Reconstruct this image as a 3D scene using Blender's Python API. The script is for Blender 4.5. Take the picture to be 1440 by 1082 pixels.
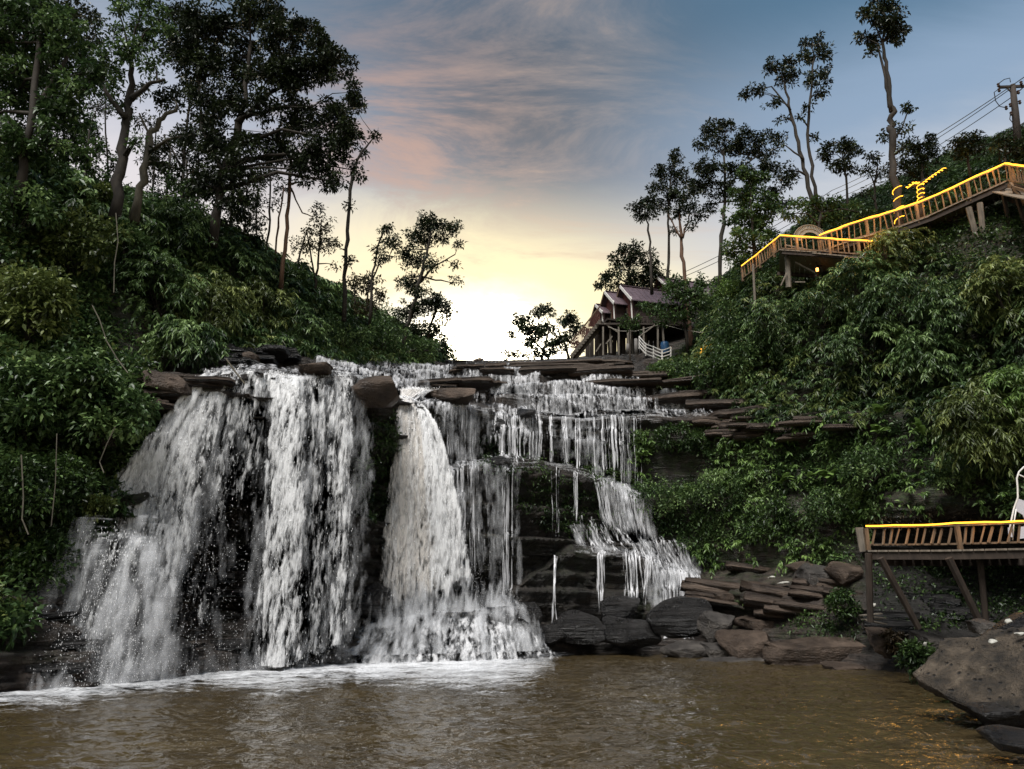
import bpy, math, random
import numpy as np
from mathutils import Vector, Matrix

R = math.radians
sc = bpy.context.scene
for o in list(bpy.data.objects):
    bpy.data.objects.remove(o)
COL = sc.collection
rng = np.random.default_rng(7)
random.seed(7)

# ------------------------------------------------------------------ camera
PITCH = 16.5
cam_d = bpy.data.cameras.new('camera')
cam_d.sensor_width = 36
cam_d.lens = 26
cam_d.clip_start = 0.1
cam_d.clip_end = 3000
cam = bpy.data.objects.new('camera', cam_d)
COL.objects.link(cam)
CH = 2.0
cam.location = (0, 0, CH)
cam.rotation_euler = (R(90 + PITCH), 0, 0)
sc.camera = cam
CP, SP, F = math.cos(R(PITCH)), math.sin(R(PITCH)), 1040.0

def ray(px, py):
    d = 541.0 - py
    return px - 720.0, F * CP - SP * d, F * SP + CP * d

def W(px, py, Y):
    """the point of the place that lies Y metres ahead, seen in the direction (px, py) of the photograph"""
    x, y, z = ray(px, py)
    return Vector((x / y * Y, Y, CH + z / y * Y))

def mpp(py, Y):
    return Y / (F * CP - SP * (541.0 - py))

def py_of(z, Y):
    k = (z - CH) / Y
    d = (F * CP * k - F * SP) / (CP + SP * k)
    return 541.0 - d

# ------------------------------------------------------------------ light: dusk sky and an added soft sun
world = bpy.data.worlds.new('World')
sc.world = world
world.use_nodes = True
nt = world.node_tree
nt.nodes.clear()

def N(t, typ, **kw):
    n = t.nodes.new(typ)
    for k, v in kw.items():
        setattr(n, k, v)
    return n

def L(t, a, b):
    t.links.new(a, b)

def ramp(t, stops, fac=None, interp='LINEAR'):
    n = t.nodes.new('ShaderNodeValToRGB')
    cr = n.color_ramp
    cr.interpolation = interp
    while len(cr.elements) < len(stops):
        cr.elements.new(0.5)
    for e, (p, c) in zip(cr.elements, stops):
        e.position = p
        e.color = (c[0], c[1], c[2], 1) if not isinstance(c, (int, float)) else (c, c, c, 1)
    if fac is not None:
        L(t, fac, n.inputs[0])
    return n

def mth(t, op, a, b=None, clamp=False):
    n = t.nodes.new('ShaderNodeMath')
    n.operation = op
    n.use_clamp = clamp
    for i, v in enumerate((a, b)):
        if v is None:
            continue
        if isinstance(v, (int, float)):
            n.inputs[i].default_value = v
        else:
            L(t, v, n.inputs[i])
    return n.outputs[0]

def mixc(t, fac, a, b, blend='MIX'):
    n = t.nodes.new('ShaderNodeMix')
    n.data_type = 'RGBA'
    n.blend_type = blend
    for sock, v in ((n.inputs[0], fac), (n.inputs[6], a), (n.inputs[7], b)):
        if isinstance(v, (int, float)):
            sock.default_value = v
        elif isinstance(v, tuple):
            sock.default_value = (v[0], v[1], v[2], 1)
        else:
            L(t, v, sock)
    return n.outputs[2]

def sstep(t, v, lo, hi):
    n = t.nodes.new('ShaderNodeMapRange')
    n.interpolation_type = 'SMOOTHSTEP'
    L(t, v, n.inputs[0])
    n.inputs[1].default_value = lo
    n.inputs[2].default_value = hi
    return n.outputs[0]

tc = N(nt, 'ShaderNodeTexCoord')
sep = N(nt, 'ShaderNodeSeparateXYZ')
L(nt, tc.outputs['Generated'], sep.inputs[0])
az = mth(nt, 'ARCTAN2', sep.outputs[0], sep.outputs[1])          # 0 straight ahead, + to the right
el = mth(nt, 'ARCSINE', sep.outputs[2])
# broken, wispy cloud texture
cz = mth(nt, 'ADD', mth(nt, 'MAXIMUM', sep.outputs[2], 0.0), 0.25)
cv = N(nt, 'ShaderNodeCombineXYZ')
L(nt, mth(nt, 'DIVIDE', sep.outputs[0], cz), cv.inputs[0])
L(nt, mth(nt, 'DIVIDE', sep.outputs[1], cz), cv.inputs[1])
mp = N(nt, 'ShaderNodeMapping')
L(nt, cv.outputs[0], mp.inputs[0])
mp.inputs['Rotation'].default_value = (0, 0, R(28))
mp.inputs['Scale'].default_value = (1.4, 3.4, 1)
n1 = N(nt, 'ShaderNodeTexNoise')
L(nt, mp.outputs[0], n1.inputs['Vector'])
n1.inputs['Scale'].default_value = 1.6
n1.inputs['Detail'].default_value = 7
n1.inputs['Roughness'].default_value = 0.68
n1.inputs['Distortion'].default_value = 0.6
n2 = N(nt, 'ShaderNodeTexNoise')
L(nt, mp.outputs[0], n2.inputs['Vector'])
n2.inputs['Scale'].default_value = 0.7
n2.inputs['Detail'].default_value = 3
cl = n1.outputs[0]
# vertical course of the dusk sky, bent a little by the clouds
elw = mth(nt, 'ADD', el, mth(nt, 'MULTIPLY', mth(nt, 'SUBTRACT', cl, 0.5), 0.10))
base = ramp(nt, [(0.0, (0.70, 0.62, 0.50)), (0.24, (0.72, 0.66, 0.60)), (0.30, (0.56, 0.56, 0.58)),
                 (0.37, (0.225, 0.315, 0.44)), (0.46, (0.045, 0.125, 0.21)), (0.55, (0.022, 0.075, 0.14)),
                 (1.0, (0.04, 0.085, 0.17))], mth(nt, 'DIVIDE', elw, math.pi / 2), 'EASE')
# mauve and tan cloud bank over the sunset
def gauss(azc, elc, saz, sel):
    a = mth(nt, 'DIVIDE', mth(nt, 'SUBTRACT', az, R(azc)), R(saz))
    e = mth(nt, 'DIVIDE', mth(nt, 'SUBTRACT', elw, R(elc)), R(sel))
    s = mth(nt, 'ADD', mth(nt, 'MULTIPLY', a, a), mth(nt, 'MULTIPLY', e, e))
    return mth(nt, 'EXPONENT', mth(nt, 'MULTIPLY', s, -1.0))
bank = gauss(0, 37, 17, 12)
bankn = mth(nt, 'MULTIPLY', bank, mth(nt, 'ADD', 0.62, mth(nt, 'MULTIPLY', n2.outputs[0], 0.7)), clamp=True)
bankc = ramp(nt, [(0.32, (0.030, 0.036, 0.050)), (0.46, (0.070, 0.070, 0.076)), (0.56, (0.19, 0.15, 0.125)), (0.68, (0.46, 0.31, 0.20))], cl)
sky1 = mixc(nt, bankn, base.outputs[0], bankc.outputs[0])
# the sunset itself
gl = gauss(-5.0, 19.5, 21, 9.3)
sky2 = mixc(nt, sstep(nt, gl, 0.08, 0.62), sky1, (0.94, 0.79, 0.42))
lil = gauss(-34, 24, 17, 13)
sky2 = mixc(nt, mth(nt, 'MULTIPLY', lil, 0.75), sky2, (0.80, 0.70, 0.68))
sky3 = mixc(nt, sstep(nt, gl, 0.66, 0.95), sky2, (1.15, 1.1, 0.88))
heart = gauss(-2.0, 18.0, 10.5, 7.0)
sky3 = mixc(nt, sstep(nt, heart, 0.55, 0.95), sky3, (13.0, 11.8, 8.8))       # the burnt-out heart of the glow
# the pink lit cloud left of the middle
pk = mth(nt, 'MULTIPLY', gauss(-10, 35, 10, 7), sstep(nt, cl, 0.38, 0.60))
sky3 = mixc(nt, mth(nt, 'MULTIPLY', pk, 0.8), sky3, (0.46, 0.26, 0.18))
# low cloud streaks
streak = mth(nt, 'MULTIPLY', sstep(nt, cl, 0.55, 0.70), mth(nt, 'MULTIPLY', gauss(6, 27, 22, 5), 0.55))
sky4 = mixc(nt, streak, sky3, (0.55, 0.37, 0.22))
nis = N(nt, 'ShaderNodeTexSky', sky_type='NISHITA')
nis.sun_disc = False
nis.sun_elevation = R(9)
nis.sun_rotation = R(-3)
skyf = mixc(nt, 0.04, sky4, nis.outputs[0], 'ADD')
bg = N(nt, 'ShaderNodeBackground')
L(nt, skyf, bg.inputs[0])
bg.inputs[1].default_value = 0.66
wo = N(nt, 'ShaderNodeOutputWorld')
L(nt, bg.outputs[0], wo.inputs[0])

fill_light_d = bpy.data.lights.new('fill_light', 'SUN')
fill_light_d.energy = 3.4
fill_light_d.angle = R(32)
fill_light_d.color = (1.0, 0.97, 0.93)
fill_light = bpy.data.objects.new('fill_light', fill_light_d)
COL.objects.link(fill_light)
fill_light.location = (0, 0, 60)
FILL_EL, FILL_AZ = 60, -155      # added frontal fill opposite the sunset, high and from over the left shoulder
sd = Vector((math.sin(R(FILL_AZ)) * math.cos(R(FILL_EL)), math.cos(R(FILL_AZ)) * math.cos(R(FILL_EL)), math.sin(R(FILL_EL))))
fill_light.rotation_euler = sd.to_track_quat('Z', 'Y').to_euler()

sc.view_settings.view_transform = 'Standard'
sc.view_settings.look = 'None'
sc.view_settings.exposure = 0.62
sc.view_settings.gamma = 1.0
sc.view_settings.use_curve_mapping = False
sc.render.engine = 'CYCLES'
sc.cycles.max_bounces = 5
sc.cycles.diffuse_bounces = 2
sc.cycles.glossy_bounces = 2
sc.cycles.transmission_bounces = 2
sc.cycles.transparent_max_bounces = 24
sc.cycles.caustics_reflective = False
sc.cycles.caustics_refractive = False
sc.cycles.sample_clamp_indirect = 4.0
try:
    sc.cycles.use_denoising = True
except Exception:
    pass

# ------------------------------------------------------------------ helpers
def tag(o, label=None, cat=None, group=None, kind=None):
    if label: o['label'] = label
    if cat: o['category'] = cat
    if group: o['group'] = group
    if kind: o['kind'] = kind
    return o

def empty(name, loc, label=None, cat=None, group=None):
    o = bpy.data.objects.new(name, None)
    COL.objects.link(o)
    o.location = loc
    o.empty_display_size = 0.2
    bpy_mats[o.name] = Vector(loc)
    return tag(o, label, cat, group)

bpy_mats = {}

def link(name, me, parent=None, loc=None):
    o = bpy.data.objects.new(name, me)
    COL.objects.link(o)
    if loc is not None:
        o.location = loc
    if parent is not None:
        o.parent = parent
    return o

def fast_mesh(name, V, Fc, mat=None, smooth=False, col=None, uv=None):
    """V (n,3), Fc (m,3) or (m,4) -> mesh; col (n,4) goes to the point attribute 'tint'"""
    V = np.asarray(V, dtype=np.float32)
    Fc = np.asarray(Fc, dtype=np.int32)
    k = Fc.shape[1]
    me = bpy.data.meshes.new(name)
    me.vertices.add(len(V))
    me.vertices.foreach_set('co', V.ravel())
    me.loops.add(Fc.size)
    me.loops.foreach_set('vertex_index', Fc.ravel())
    me.polygons.add(len(Fc))
    me.polygons.foreach_set('loop_start', np.arange(0, Fc.size, k, dtype=np.int32))
    me.polygons.foreach_set('loop_total', np.full(len(Fc), k, dtype=np.int32))
    if smooth:
        me.polygons.foreach_set('use_smooth', np.ones(len(Fc), dtype=bool))
    if col is not None:
        a = me.attributes.new('tint', 'FLOAT_COLOR', 'POINT')
        a.data.foreach_set('color', np.asarray(col, dtype=np.float32).ravel())
    if uv is not None:
        u = me.uv_layers.new(name='UVMap')
        u.data.foreach_set('uv', np.asarray(uv, dtype=np.float32)[Fc.ravel()].ravel())
    me.update(calc_edges=True)
    me.validate()
    if mat is not None:
        me.materials.append(mat)
    return me

class MB:
    """collects boxes, bars and tubes into ONE mesh (world coordinates, or local to the parent's place)"""
    def __init__(self, origin=(0, 0, 0)):
        self.v, self.f, self.o = [], [], Vector(origin)
    def add(self, vs, fs):
        b = len(self.v)
        self.v += [tuple(Vector(p) - self.o) for p in vs]
        self.f += [tuple(i + b for i in q) for q in fs]
    def box(self, c, size, rot=None):
        c = Vector(c)
        hx, hy, hz = size[0] / 2, size[1] / 2, size[2] / 2
        vs = [Vector((x, y, z)) for z in (-hz, hz) for y in (-hy, hy) for x in (-hx, hx)]
        if rot is not None:
            vs = [rot @ v for v in vs]
        self.add([c + v for v in vs], [(0, 2, 3, 1), (4, 5, 7, 6), (0, 1, 5, 4), (2, 6, 7, 3), (0, 4, 6, 2), (1, 3, 7, 5)])
    def bar(self, a, b, w, h, up=(0, 0, 1)):
        a, b = Vector(a), Vector(b)
        d = (b - a)
        if d.length < 1e-6: return
        d.normalize()
        s = d.cross(Vector(up))
        if s.length < 1e-4: s = d.cross(Vector((1, 0, 0)))
        s.normalize()
        u = s.cross(d)
        vs = [p + s * (sx * w / 2) + u * (sy * h / 2) for p in (a, b) for sx, sy in ((-1, -1), (1, -1), (1, 1), (-1, 1))]
        self.add(vs, [(0, 1, 2, 3), (7, 6, 5, 4), (0, 4, 5, 1), (1, 5, 6, 2), (2, 6, 7, 3), (3, 7, 4, 0)])
    def tube(self, pts, rad, n=6, cap=True):
        pts = [Vector(p) for p in pts]
        if isinstance(rad, (int, float)): rad = [rad] * len(pts)
        vs, fs = [], []
        ref = Vector((0.31, 0.87, 0.2)).normalized()
        for i, p in enumerate(pts):
            d = (pts[min(i + 1, len(pts) - 1)] - pts[max(i - 1, 0)])
            if d.length < 1e-9: d = Vector((0, 0, 1))
            d.normalize()
            s = d.cross(ref)
            if s.length < 1e-3: s = d.cross(Vector((1, 0, 0)))
            s.normalize()
            u = d.cross(s)
            for k in range(n):
                a = 2 * math.pi * k / n
                vs.append(p + (s * math.cos(a) + u * math.sin(a)) * rad[i])
        for i in range(len(pts) - 1):
            for k in range(n):
                k2 = (k + 1) % n
                fs.append((i * n + k, i * n + k2, (i + 1) * n + k2, (i + 1) * n + k))
        if cap:
            fs.append(tuple(range(n - 1, -1, -1)))
            fs.append(tuple((len(pts) - 1) * n + k for k in range(n)))
        self.add(vs, fs)
    def mesh(self, name, mat, smooth=False):
        me = bpy.data.meshes.new(name)
        me.from_pydata(self.v, [], self.f)
        if smooth:
            me.polygons.foreach_set('use_smooth', np.ones(len(me.polygons), dtype=bool))
        me.update()
        me.materials.append(mat)
        return me
    def build(self, name, mat, parent=None, smooth=False):
        return link(name, self.mesh(name, mat, smooth), parent)

# numpy noise
def _h(ix, iy, iz, s):
    h = (ix.astype(np.int64) * 374761393 + iy.astype(np.int64) * 668265263 + iz.astype(np.int64) * 1440662683 + s * 974634777) & 0xffffffff
    h = ((h ^ (h >> 13)) * 1274126177) & 0xffffffff
    h = (h ^ (h >> 16))
    h = (h * 2246822519) & 0xffffffff
    h = h ^ (h >> 15)
    return (h & 0xffffff) / float(0xffffff)

def vnoise(x, y, z, s=0):
    x, y, z = np.broadcast_arrays(np.asarray(x, float), np.asarray(y, float), np.asarray(z, float))
    ix, iy, iz = np.floor(x), np.floor(y), np.floor(z)
    fx, fy, fz = x - ix, y - iy, z - iz
    fx, fy, fz = (t * t * (3 - 2 * t) for t in (fx, fy, fz))
    r = 0
    for dx in (0, 1):
        for dy in (0, 1):
            for dz in (0, 1):
                w = (fx if dx else 1 - fx) * (fy if dy else 1 - fy) * (fz if dz else 1 - fz)
                r = r + w * _h(ix + dx, iy + dy, iz + dz, s)
    return r * 2 - 1

def fbm(x, y, z, s=0, o=4):
    r, a = 0, 0.5
    x, y, z = np.asarray(x, float), np.asarray(y, float), np.asarray(z, float)
    for i in range(o):
        r = r + a * vnoise(x, y, z, s + i)
        x, y, z, a = x * 2.03, y * 2.03, z * 2.03, a * 0.5
    return r

def in_poly(px, py, poly):
    px, py = np.asarray(px), np.asarray(py)
    r = np.zeros(px.shape, bool)
    n = len(poly)
    for i in range(n):
        x1, y1 = poly[i]
        x2, y2 = poly[(i + 1) % n]
        if y1 == y2: continue
        c = ((y1 > py) != (y2 > py)) & (px < (x2 - x1) * (py - y1) / (y2 - y1) + x1)
        r ^= c
    return r

def proj(P):
    """photograph pixel of world points (n,3)"""
    x, y, z = P[..., 0], P[..., 1], P[..., 2] - CH
    dep = y * CP + z * SP
    up = -y * SP + z * CP
    return 720 + F * x / dep, 541 - F * up / dep

# ------------------------------------------------------------------ materials
def new_mat(name):
    m = bpy.data.materials.new(name)
    m.use_nodes = True
    t = m.node_tree
    b = t.nodes['Principled BSDF']
    return m, t, b

def noise(t, vec, scale, detail=4, rough=0.55, dist=0.0):
    n = N(t, 'ShaderNodeTexNoise')
    if vec is not None: L(t, vec, n.inputs['Vector'])
    n.inputs['Scale'].default_value = scale
    n.inputs['Detail'].default_value = detail
    n.inputs['Roughness'].default_value = rough
    n.inputs['Distortion'].default_value = dist
    return n.outputs[0]

def objvec(t, scale=(1, 1, 1)):
    c = N(t, 'ShaderNodeTexCoord')
    m = N(t, 'ShaderNodeMapping')
    L(t, c.outputs['Object'], m.inputs[0])
    m.inputs['Scale'].default_value = scale
    return m.outputs[0]

def bump(t, b, h, strength=0.5, dist=0.05):
    n = N(t, 'ShaderNodeBump')
    n.inputs['Strength'].default_value = strength
    n.inputs['Distance'].default_value = dist
    L(t, h, n.inputs['Height'])
    L(t, n.outputs[0], b.inputs['Normal'])

def mat_rock(name, dark, mid, light, moss=0.0, rough=(0.35, 0.75), scale=1.0, wet=False, bed=5.5):
    m, t, b = new_mat(name)
    v = objvec(t, (scale, scale, scale))
    vs = objvec(t, (0.4 * scale, 0.4 * scale, bed * scale))
    a = noise(t, v, 1.3, 6, 0.65)
    s = noise(t, vs, 1.6, 5, 0.6, 0.4)
    mixv = mth(t, 'ADD', mth(t, 'MULTIPLY', a, 0.55), mth(t, 'MULTIPLY', s, 0.45))
    c = ramp(t, [(0.33, dark), (0.5, mid), (0.68, light)], mixv).outputs[0]
    if moss:
        at = N(t, 'ShaderNodeAttribute', attribute_name='tint')
        sp = N(t, 'ShaderNodeSeparateColor')
        L(t, at.outputs['Color'], sp.inputs[0])
        mn = noise(t, v, 2.2, 5, 0.7)
        f = mth(t, 'MULTIPLY', sp.outputs[0], sstep(t, mn, 0.38, 0.6))
        g = ramp(t, [(0.35, (0.012, 0.017, 0.006)), (0.65, (0.04, 0.058, 0.016))], noise(t, v, 9, 3)).outputs[0]
        c = mixc(t, f, c, g)
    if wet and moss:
        c = mixc(t, mth(t, 'MULTIPLY', sp.outputs[1], 0.55), c, (0.010, 0.009, 0.008))  # green channel: wet rock, and shade painted under the lower deck
    L(t, c, b.inputs['Base Color'])
    fine = noise(t, v, 14, 6, 0.7)
    rr = N(t, 'ShaderNodeMapRange')
    L(t, a, rr.inputs[0])
    rr.inputs[1].default_value, rr.inputs[2].default_value = 0.35, 0.65
    rr.inputs[3].default_value, rr.inputs[4].default_value = rough
    L(t, rr.outputs[0], b.inputs['Roughness'])
    b.inputs['Specular IOR Level'].default_value = 0.45 if wet else 0.3
    hh = mth(t, 'ADD', mth(t, 'MULTIPLY', fine, 0.4), mth(t, 'ADD', s, mth(t, 'MULTIPLY', a, 0.6)))
    bump(t, b, hh, 1.0, 0.24 / scale)
    return m

M = {}
M['cliff'] = mat_rock('layered_wet_cliff', (0.008, 0.007, 0.006), (0.032, 0.024, 0.019), (0.10, 0.072, 0.054), moss=1.0, rough=(0.3, 0.75), wet=True)
M['rock_brown'] = mat_rock('brown_sandstone', (0.018, 0.012, 0.009), (0.062, 0.044, 0.032), (0.15, 0.108, 0.08), bed=1.6)
M['rock_grey'] = mat_rock('grey_stone', (0.016, 0.014, 0.013), (0.056, 0.050, 0.045), (0.13, 0.115, 0.10), bed=1.4)
M['rock_tan'] = mat_rock('dry_tan_ledge_rock', (0.035, 0.027, 0.021), (0.105, 0.080, 0.062), (0.20, 0.155, 0.125))
M['rock_black'] = mat_rock('black_wet_stone', (0.005, 0.005, 0.005), (0.012, 0.011, 0.0105), (0.034, 0.031, 0.029), rough=(0.2, 0.5), wet=True)

def mat_boulder():
    m, t, b = new_mat('pitted_boulder')
    v = objvec(t)
    a = noise(t, v, 1.6, 6, 0.65)
    c = ramp(t, [(0.36, (0.018, 0.014, 0.009)), (0.5, (0.075, 0.056, 0.037)), (0.64, (0.17, 0.13, 0.09))], a).outputs[0]
    vo = N(t, 'ShaderNodeTexVoronoi')
    L(t, v, vo.inputs['Vector'])
    vo.inputs['Scale'].default_value = 5.5
    vo.inputs['Randomness'].default_value = 1.0
    pit = sstep(t, mth(t, 'ADD', vo.outputs['Distance'], mth(t, 'MULTIPLY', noise(t, v, 7, 4), 0.35)), 0.22, 0.42)
    patch = sstep(t, noise(t, v, 1.1, 3), 0.36, 0.52)
    pitf = mth(t, 'MULTIPLY', mth(t, 'SUBTRACT', 1.0, pit), patch)
    c = mixc(t, mth(t, 'MULTIPLY', pitf, 0.85), c, (0.014, 0.011, 0.009))
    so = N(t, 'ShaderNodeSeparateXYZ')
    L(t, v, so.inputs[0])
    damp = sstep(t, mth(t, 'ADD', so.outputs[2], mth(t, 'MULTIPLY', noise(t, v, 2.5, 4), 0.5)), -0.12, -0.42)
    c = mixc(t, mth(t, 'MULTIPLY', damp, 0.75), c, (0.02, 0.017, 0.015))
    lich = sstep(t, noise(t, v, 3.2, 6, 0.75), 0.60, 0.68)
    c = mixc(t, mth(t, 'MULTIPLY', lich, 0.45), c, (0.24, 0.22, 0.16))
    L(t, c, b.inputs['Base Color'])
    b.inputs['Roughness'].default_value = 0.75
    h = mth(t, 'ADD', mth(t, 'MULTIPLY', a, 0.7), mth(t, 'SUBTRACT', mth(t, 'MULTIPLY', noise(t, v, 13, 5, 0.7), 0.5), pitf))
    bump(t, b, h, 1.0, 0.34)
    return m
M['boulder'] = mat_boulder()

def mat_leaf(name, c0, c1, c2, rough=0.38, transl=0.22):
    m, t, b = new_mat(name)
    at = N(t, 'ShaderNodeAttribute', attribute_name='tint')
    sp = N(t, 'ShaderNodeSeparateColor')
    L(t, at.outputs['Color'], sp.inputs[0])
    c = ramp(t, [(0.0, c0), (0.55, c1), (1.0, c2)], sp.outputs[0]).outputs[0]
    L(t, c, b.inputs['Base Color'])
    b.inputs['Roughness'].default_value = rough
    b.inputs['Specular IOR Level'].default_value = 0.3
    tr = N(t, 'ShaderNodeBsdfTranslucent')
    L(t, c, tr.inputs[0])
    mx = N(t, 'ShaderNodeMixShader')
    mx.inputs[0].default_value = transl
    L(t, b.outputs[0], mx.inputs[1])
    L(t, tr.outputs[0], mx.inputs[2])
    L(t, mx.outputs[0], t.nodes['Material Output'].inputs[0])
    return m
M['leaf_bank'] = mat_leaf('bank_leaves', (0.012, 0.025, 0.009), (0.060, 0.108, 0.034), (0.20, 0.29, 0.10))
M['leaf_yellow'] = mat_leaf('yellow_green_leaves', (0.024, 0.036, 0.009), (0.095, 0.125, 0.034), (0.25, 0.29, 0.09))
M['leaf_bright'] = mat_leaf('bright_leaves', (0.04, 0.075, 0.018), (0.10, 0.17, 0.04), (0.22, 0.33, 0.09))
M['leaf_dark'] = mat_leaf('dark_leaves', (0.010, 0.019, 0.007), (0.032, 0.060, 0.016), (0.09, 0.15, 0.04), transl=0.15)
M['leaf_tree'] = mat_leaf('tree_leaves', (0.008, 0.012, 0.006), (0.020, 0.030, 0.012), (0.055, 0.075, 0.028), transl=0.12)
M['leaf_warm'] = mat_leaf('bronze_leaves', (0.020, 0.018, 0.008), (0.045, 0.040, 0.016), (0.085, 0.075, 0.03), transl=0.25)
M['leaf_dry'] = mat_leaf('dry_leaves', (0.03, 0.022, 0.012), (0.075, 0.055, 0.03), (0.15, 0.115, 0.065))

def mat_plain(name, c, rough=0.7, var=0.35, scale=(6, 6, 6), spec=0.3, bmp=0.3, metal=0.0):
    m, t, b = new_mat(name)
    v = objvec(t, scale)
    n = noise(t, v, 1.0, 5, 0.6)
    lo = tuple(x * (1 - var) for x in c)
    hi = tuple(min(1, x * (1 + var)) for x in c)
    L(t, ramp(t, [(0.3, lo), (0.7, hi)], n).outputs[0], b.inputs['Base Color'])
    b.inputs['Roughness'].default_value = rough
    b.inputs['Specular IOR Level'].default_value = spec
    b.inputs['Metallic'].default_value = metal
    if bmp: bump(t, b, n, bmp, 0.02)
    return m
M['bark'] = mat_plain('dark_bark', (0.030, 0.024, 0.018), 0.85, 0.5, (5, 5, 1.5), bmp=0.6)
M['bark_pale'] = mat_plain('pale_bark', (0.085, 0.075, 0.055), 0.85, 0.5, (5, 5, 1.5), bmp=0.6)
M['bark_red'] = mat_plain('reddish_bark', (0.11, 0.062, 0.038), 0.85, 0.4, (5, 5, 1.5), bmp=0.6)
M['wood'] = mat_plain('weathered_wood', (0.115, 0.078, 0.048), 0.8, 0.6, (9, 9, 2), bmp=0.4)
M['wood_dark'] = mat_plain('dark_wood', (0.035, 0.026, 0.020), 0.8, 0.4, (9, 9, 2), bmp=0.4)
M['wood_grey'] = mat_plain('grey_wood', (0.15, 0.13, 0.105), 0.85, 0.4, (9, 9, 2), bmp=0.4)
M['roof'] = mat_plain('mauve_roof_sheet', (0.105, 0.075, 0.085), 0.5, 0.3, (3, 3, 3), bmp=0.1)
M['wall_red'] = mat_plain('red_brown_boards', (0.10, 0.034, 0.026), 0.8, 0.35, (4, 4, 4), bmp=0.2)
M['wall_dark'] = mat_plain('dark_brown_boards', (0.045, 0.030, 0.026), 0.8, 0.35, (4, 4, 4), bmp=0.2)
M['white'] = mat_plain('white_paint', (0.62, 0.60, 0.56), 0.6, 0.15, (6, 6, 6), bmp=0.1)
M['mesh_white'] = mat_plain('pale_woven_fabric', (0.50, 0.50, 0.54), 0.8, 0.2, (60, 60, 60), bmp=0.4)
M['blue'] = mat_plain('blue_plastic', (0.03, 0.10, 0.22), 0.4, 0.15, bmp=0)
M['concrete'] = mat_plain('grey_concrete', (0.14, 0.13, 0.12), 0.85, 0.25, (4, 4, 4))
M['wire'] = mat_plain('dark_cable', (0.02, 0.02, 0.022), 0.5, 0.2, bmp=0)
M['ceramic'] = mat_plain('brown_ceramic', (0.06, 0.035, 0.025), 0.3, 0.2, bmp=0)
M['litter'] = mat_plain('pale_scrap', (0.36, 0.35, 0.31), 0.6, 0.3)
M['lattice'] = mat_plain('grey_cane', (0.25, 0.23, 0.19), 0.8, 0.3)

def mat_glow(name, c, s):
    m, t, b = new_mat(name)
    e = N(t, 'ShaderNodeEmission')
    e.inputs[0].default_value = (*c, 1)
    e.inputs[1].default_value = s
    L(t, e.outputs[0], t.nodes['Material Output'].inputs[0])
    return m
M['rope'] = mat_glow('amber_rope_light', (1.0, 0.40, 0.03), 3.0)
M['lamp'] = mat_glow('amber_lamp', (1.0, 0.35, 0.08), 4.0)
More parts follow.
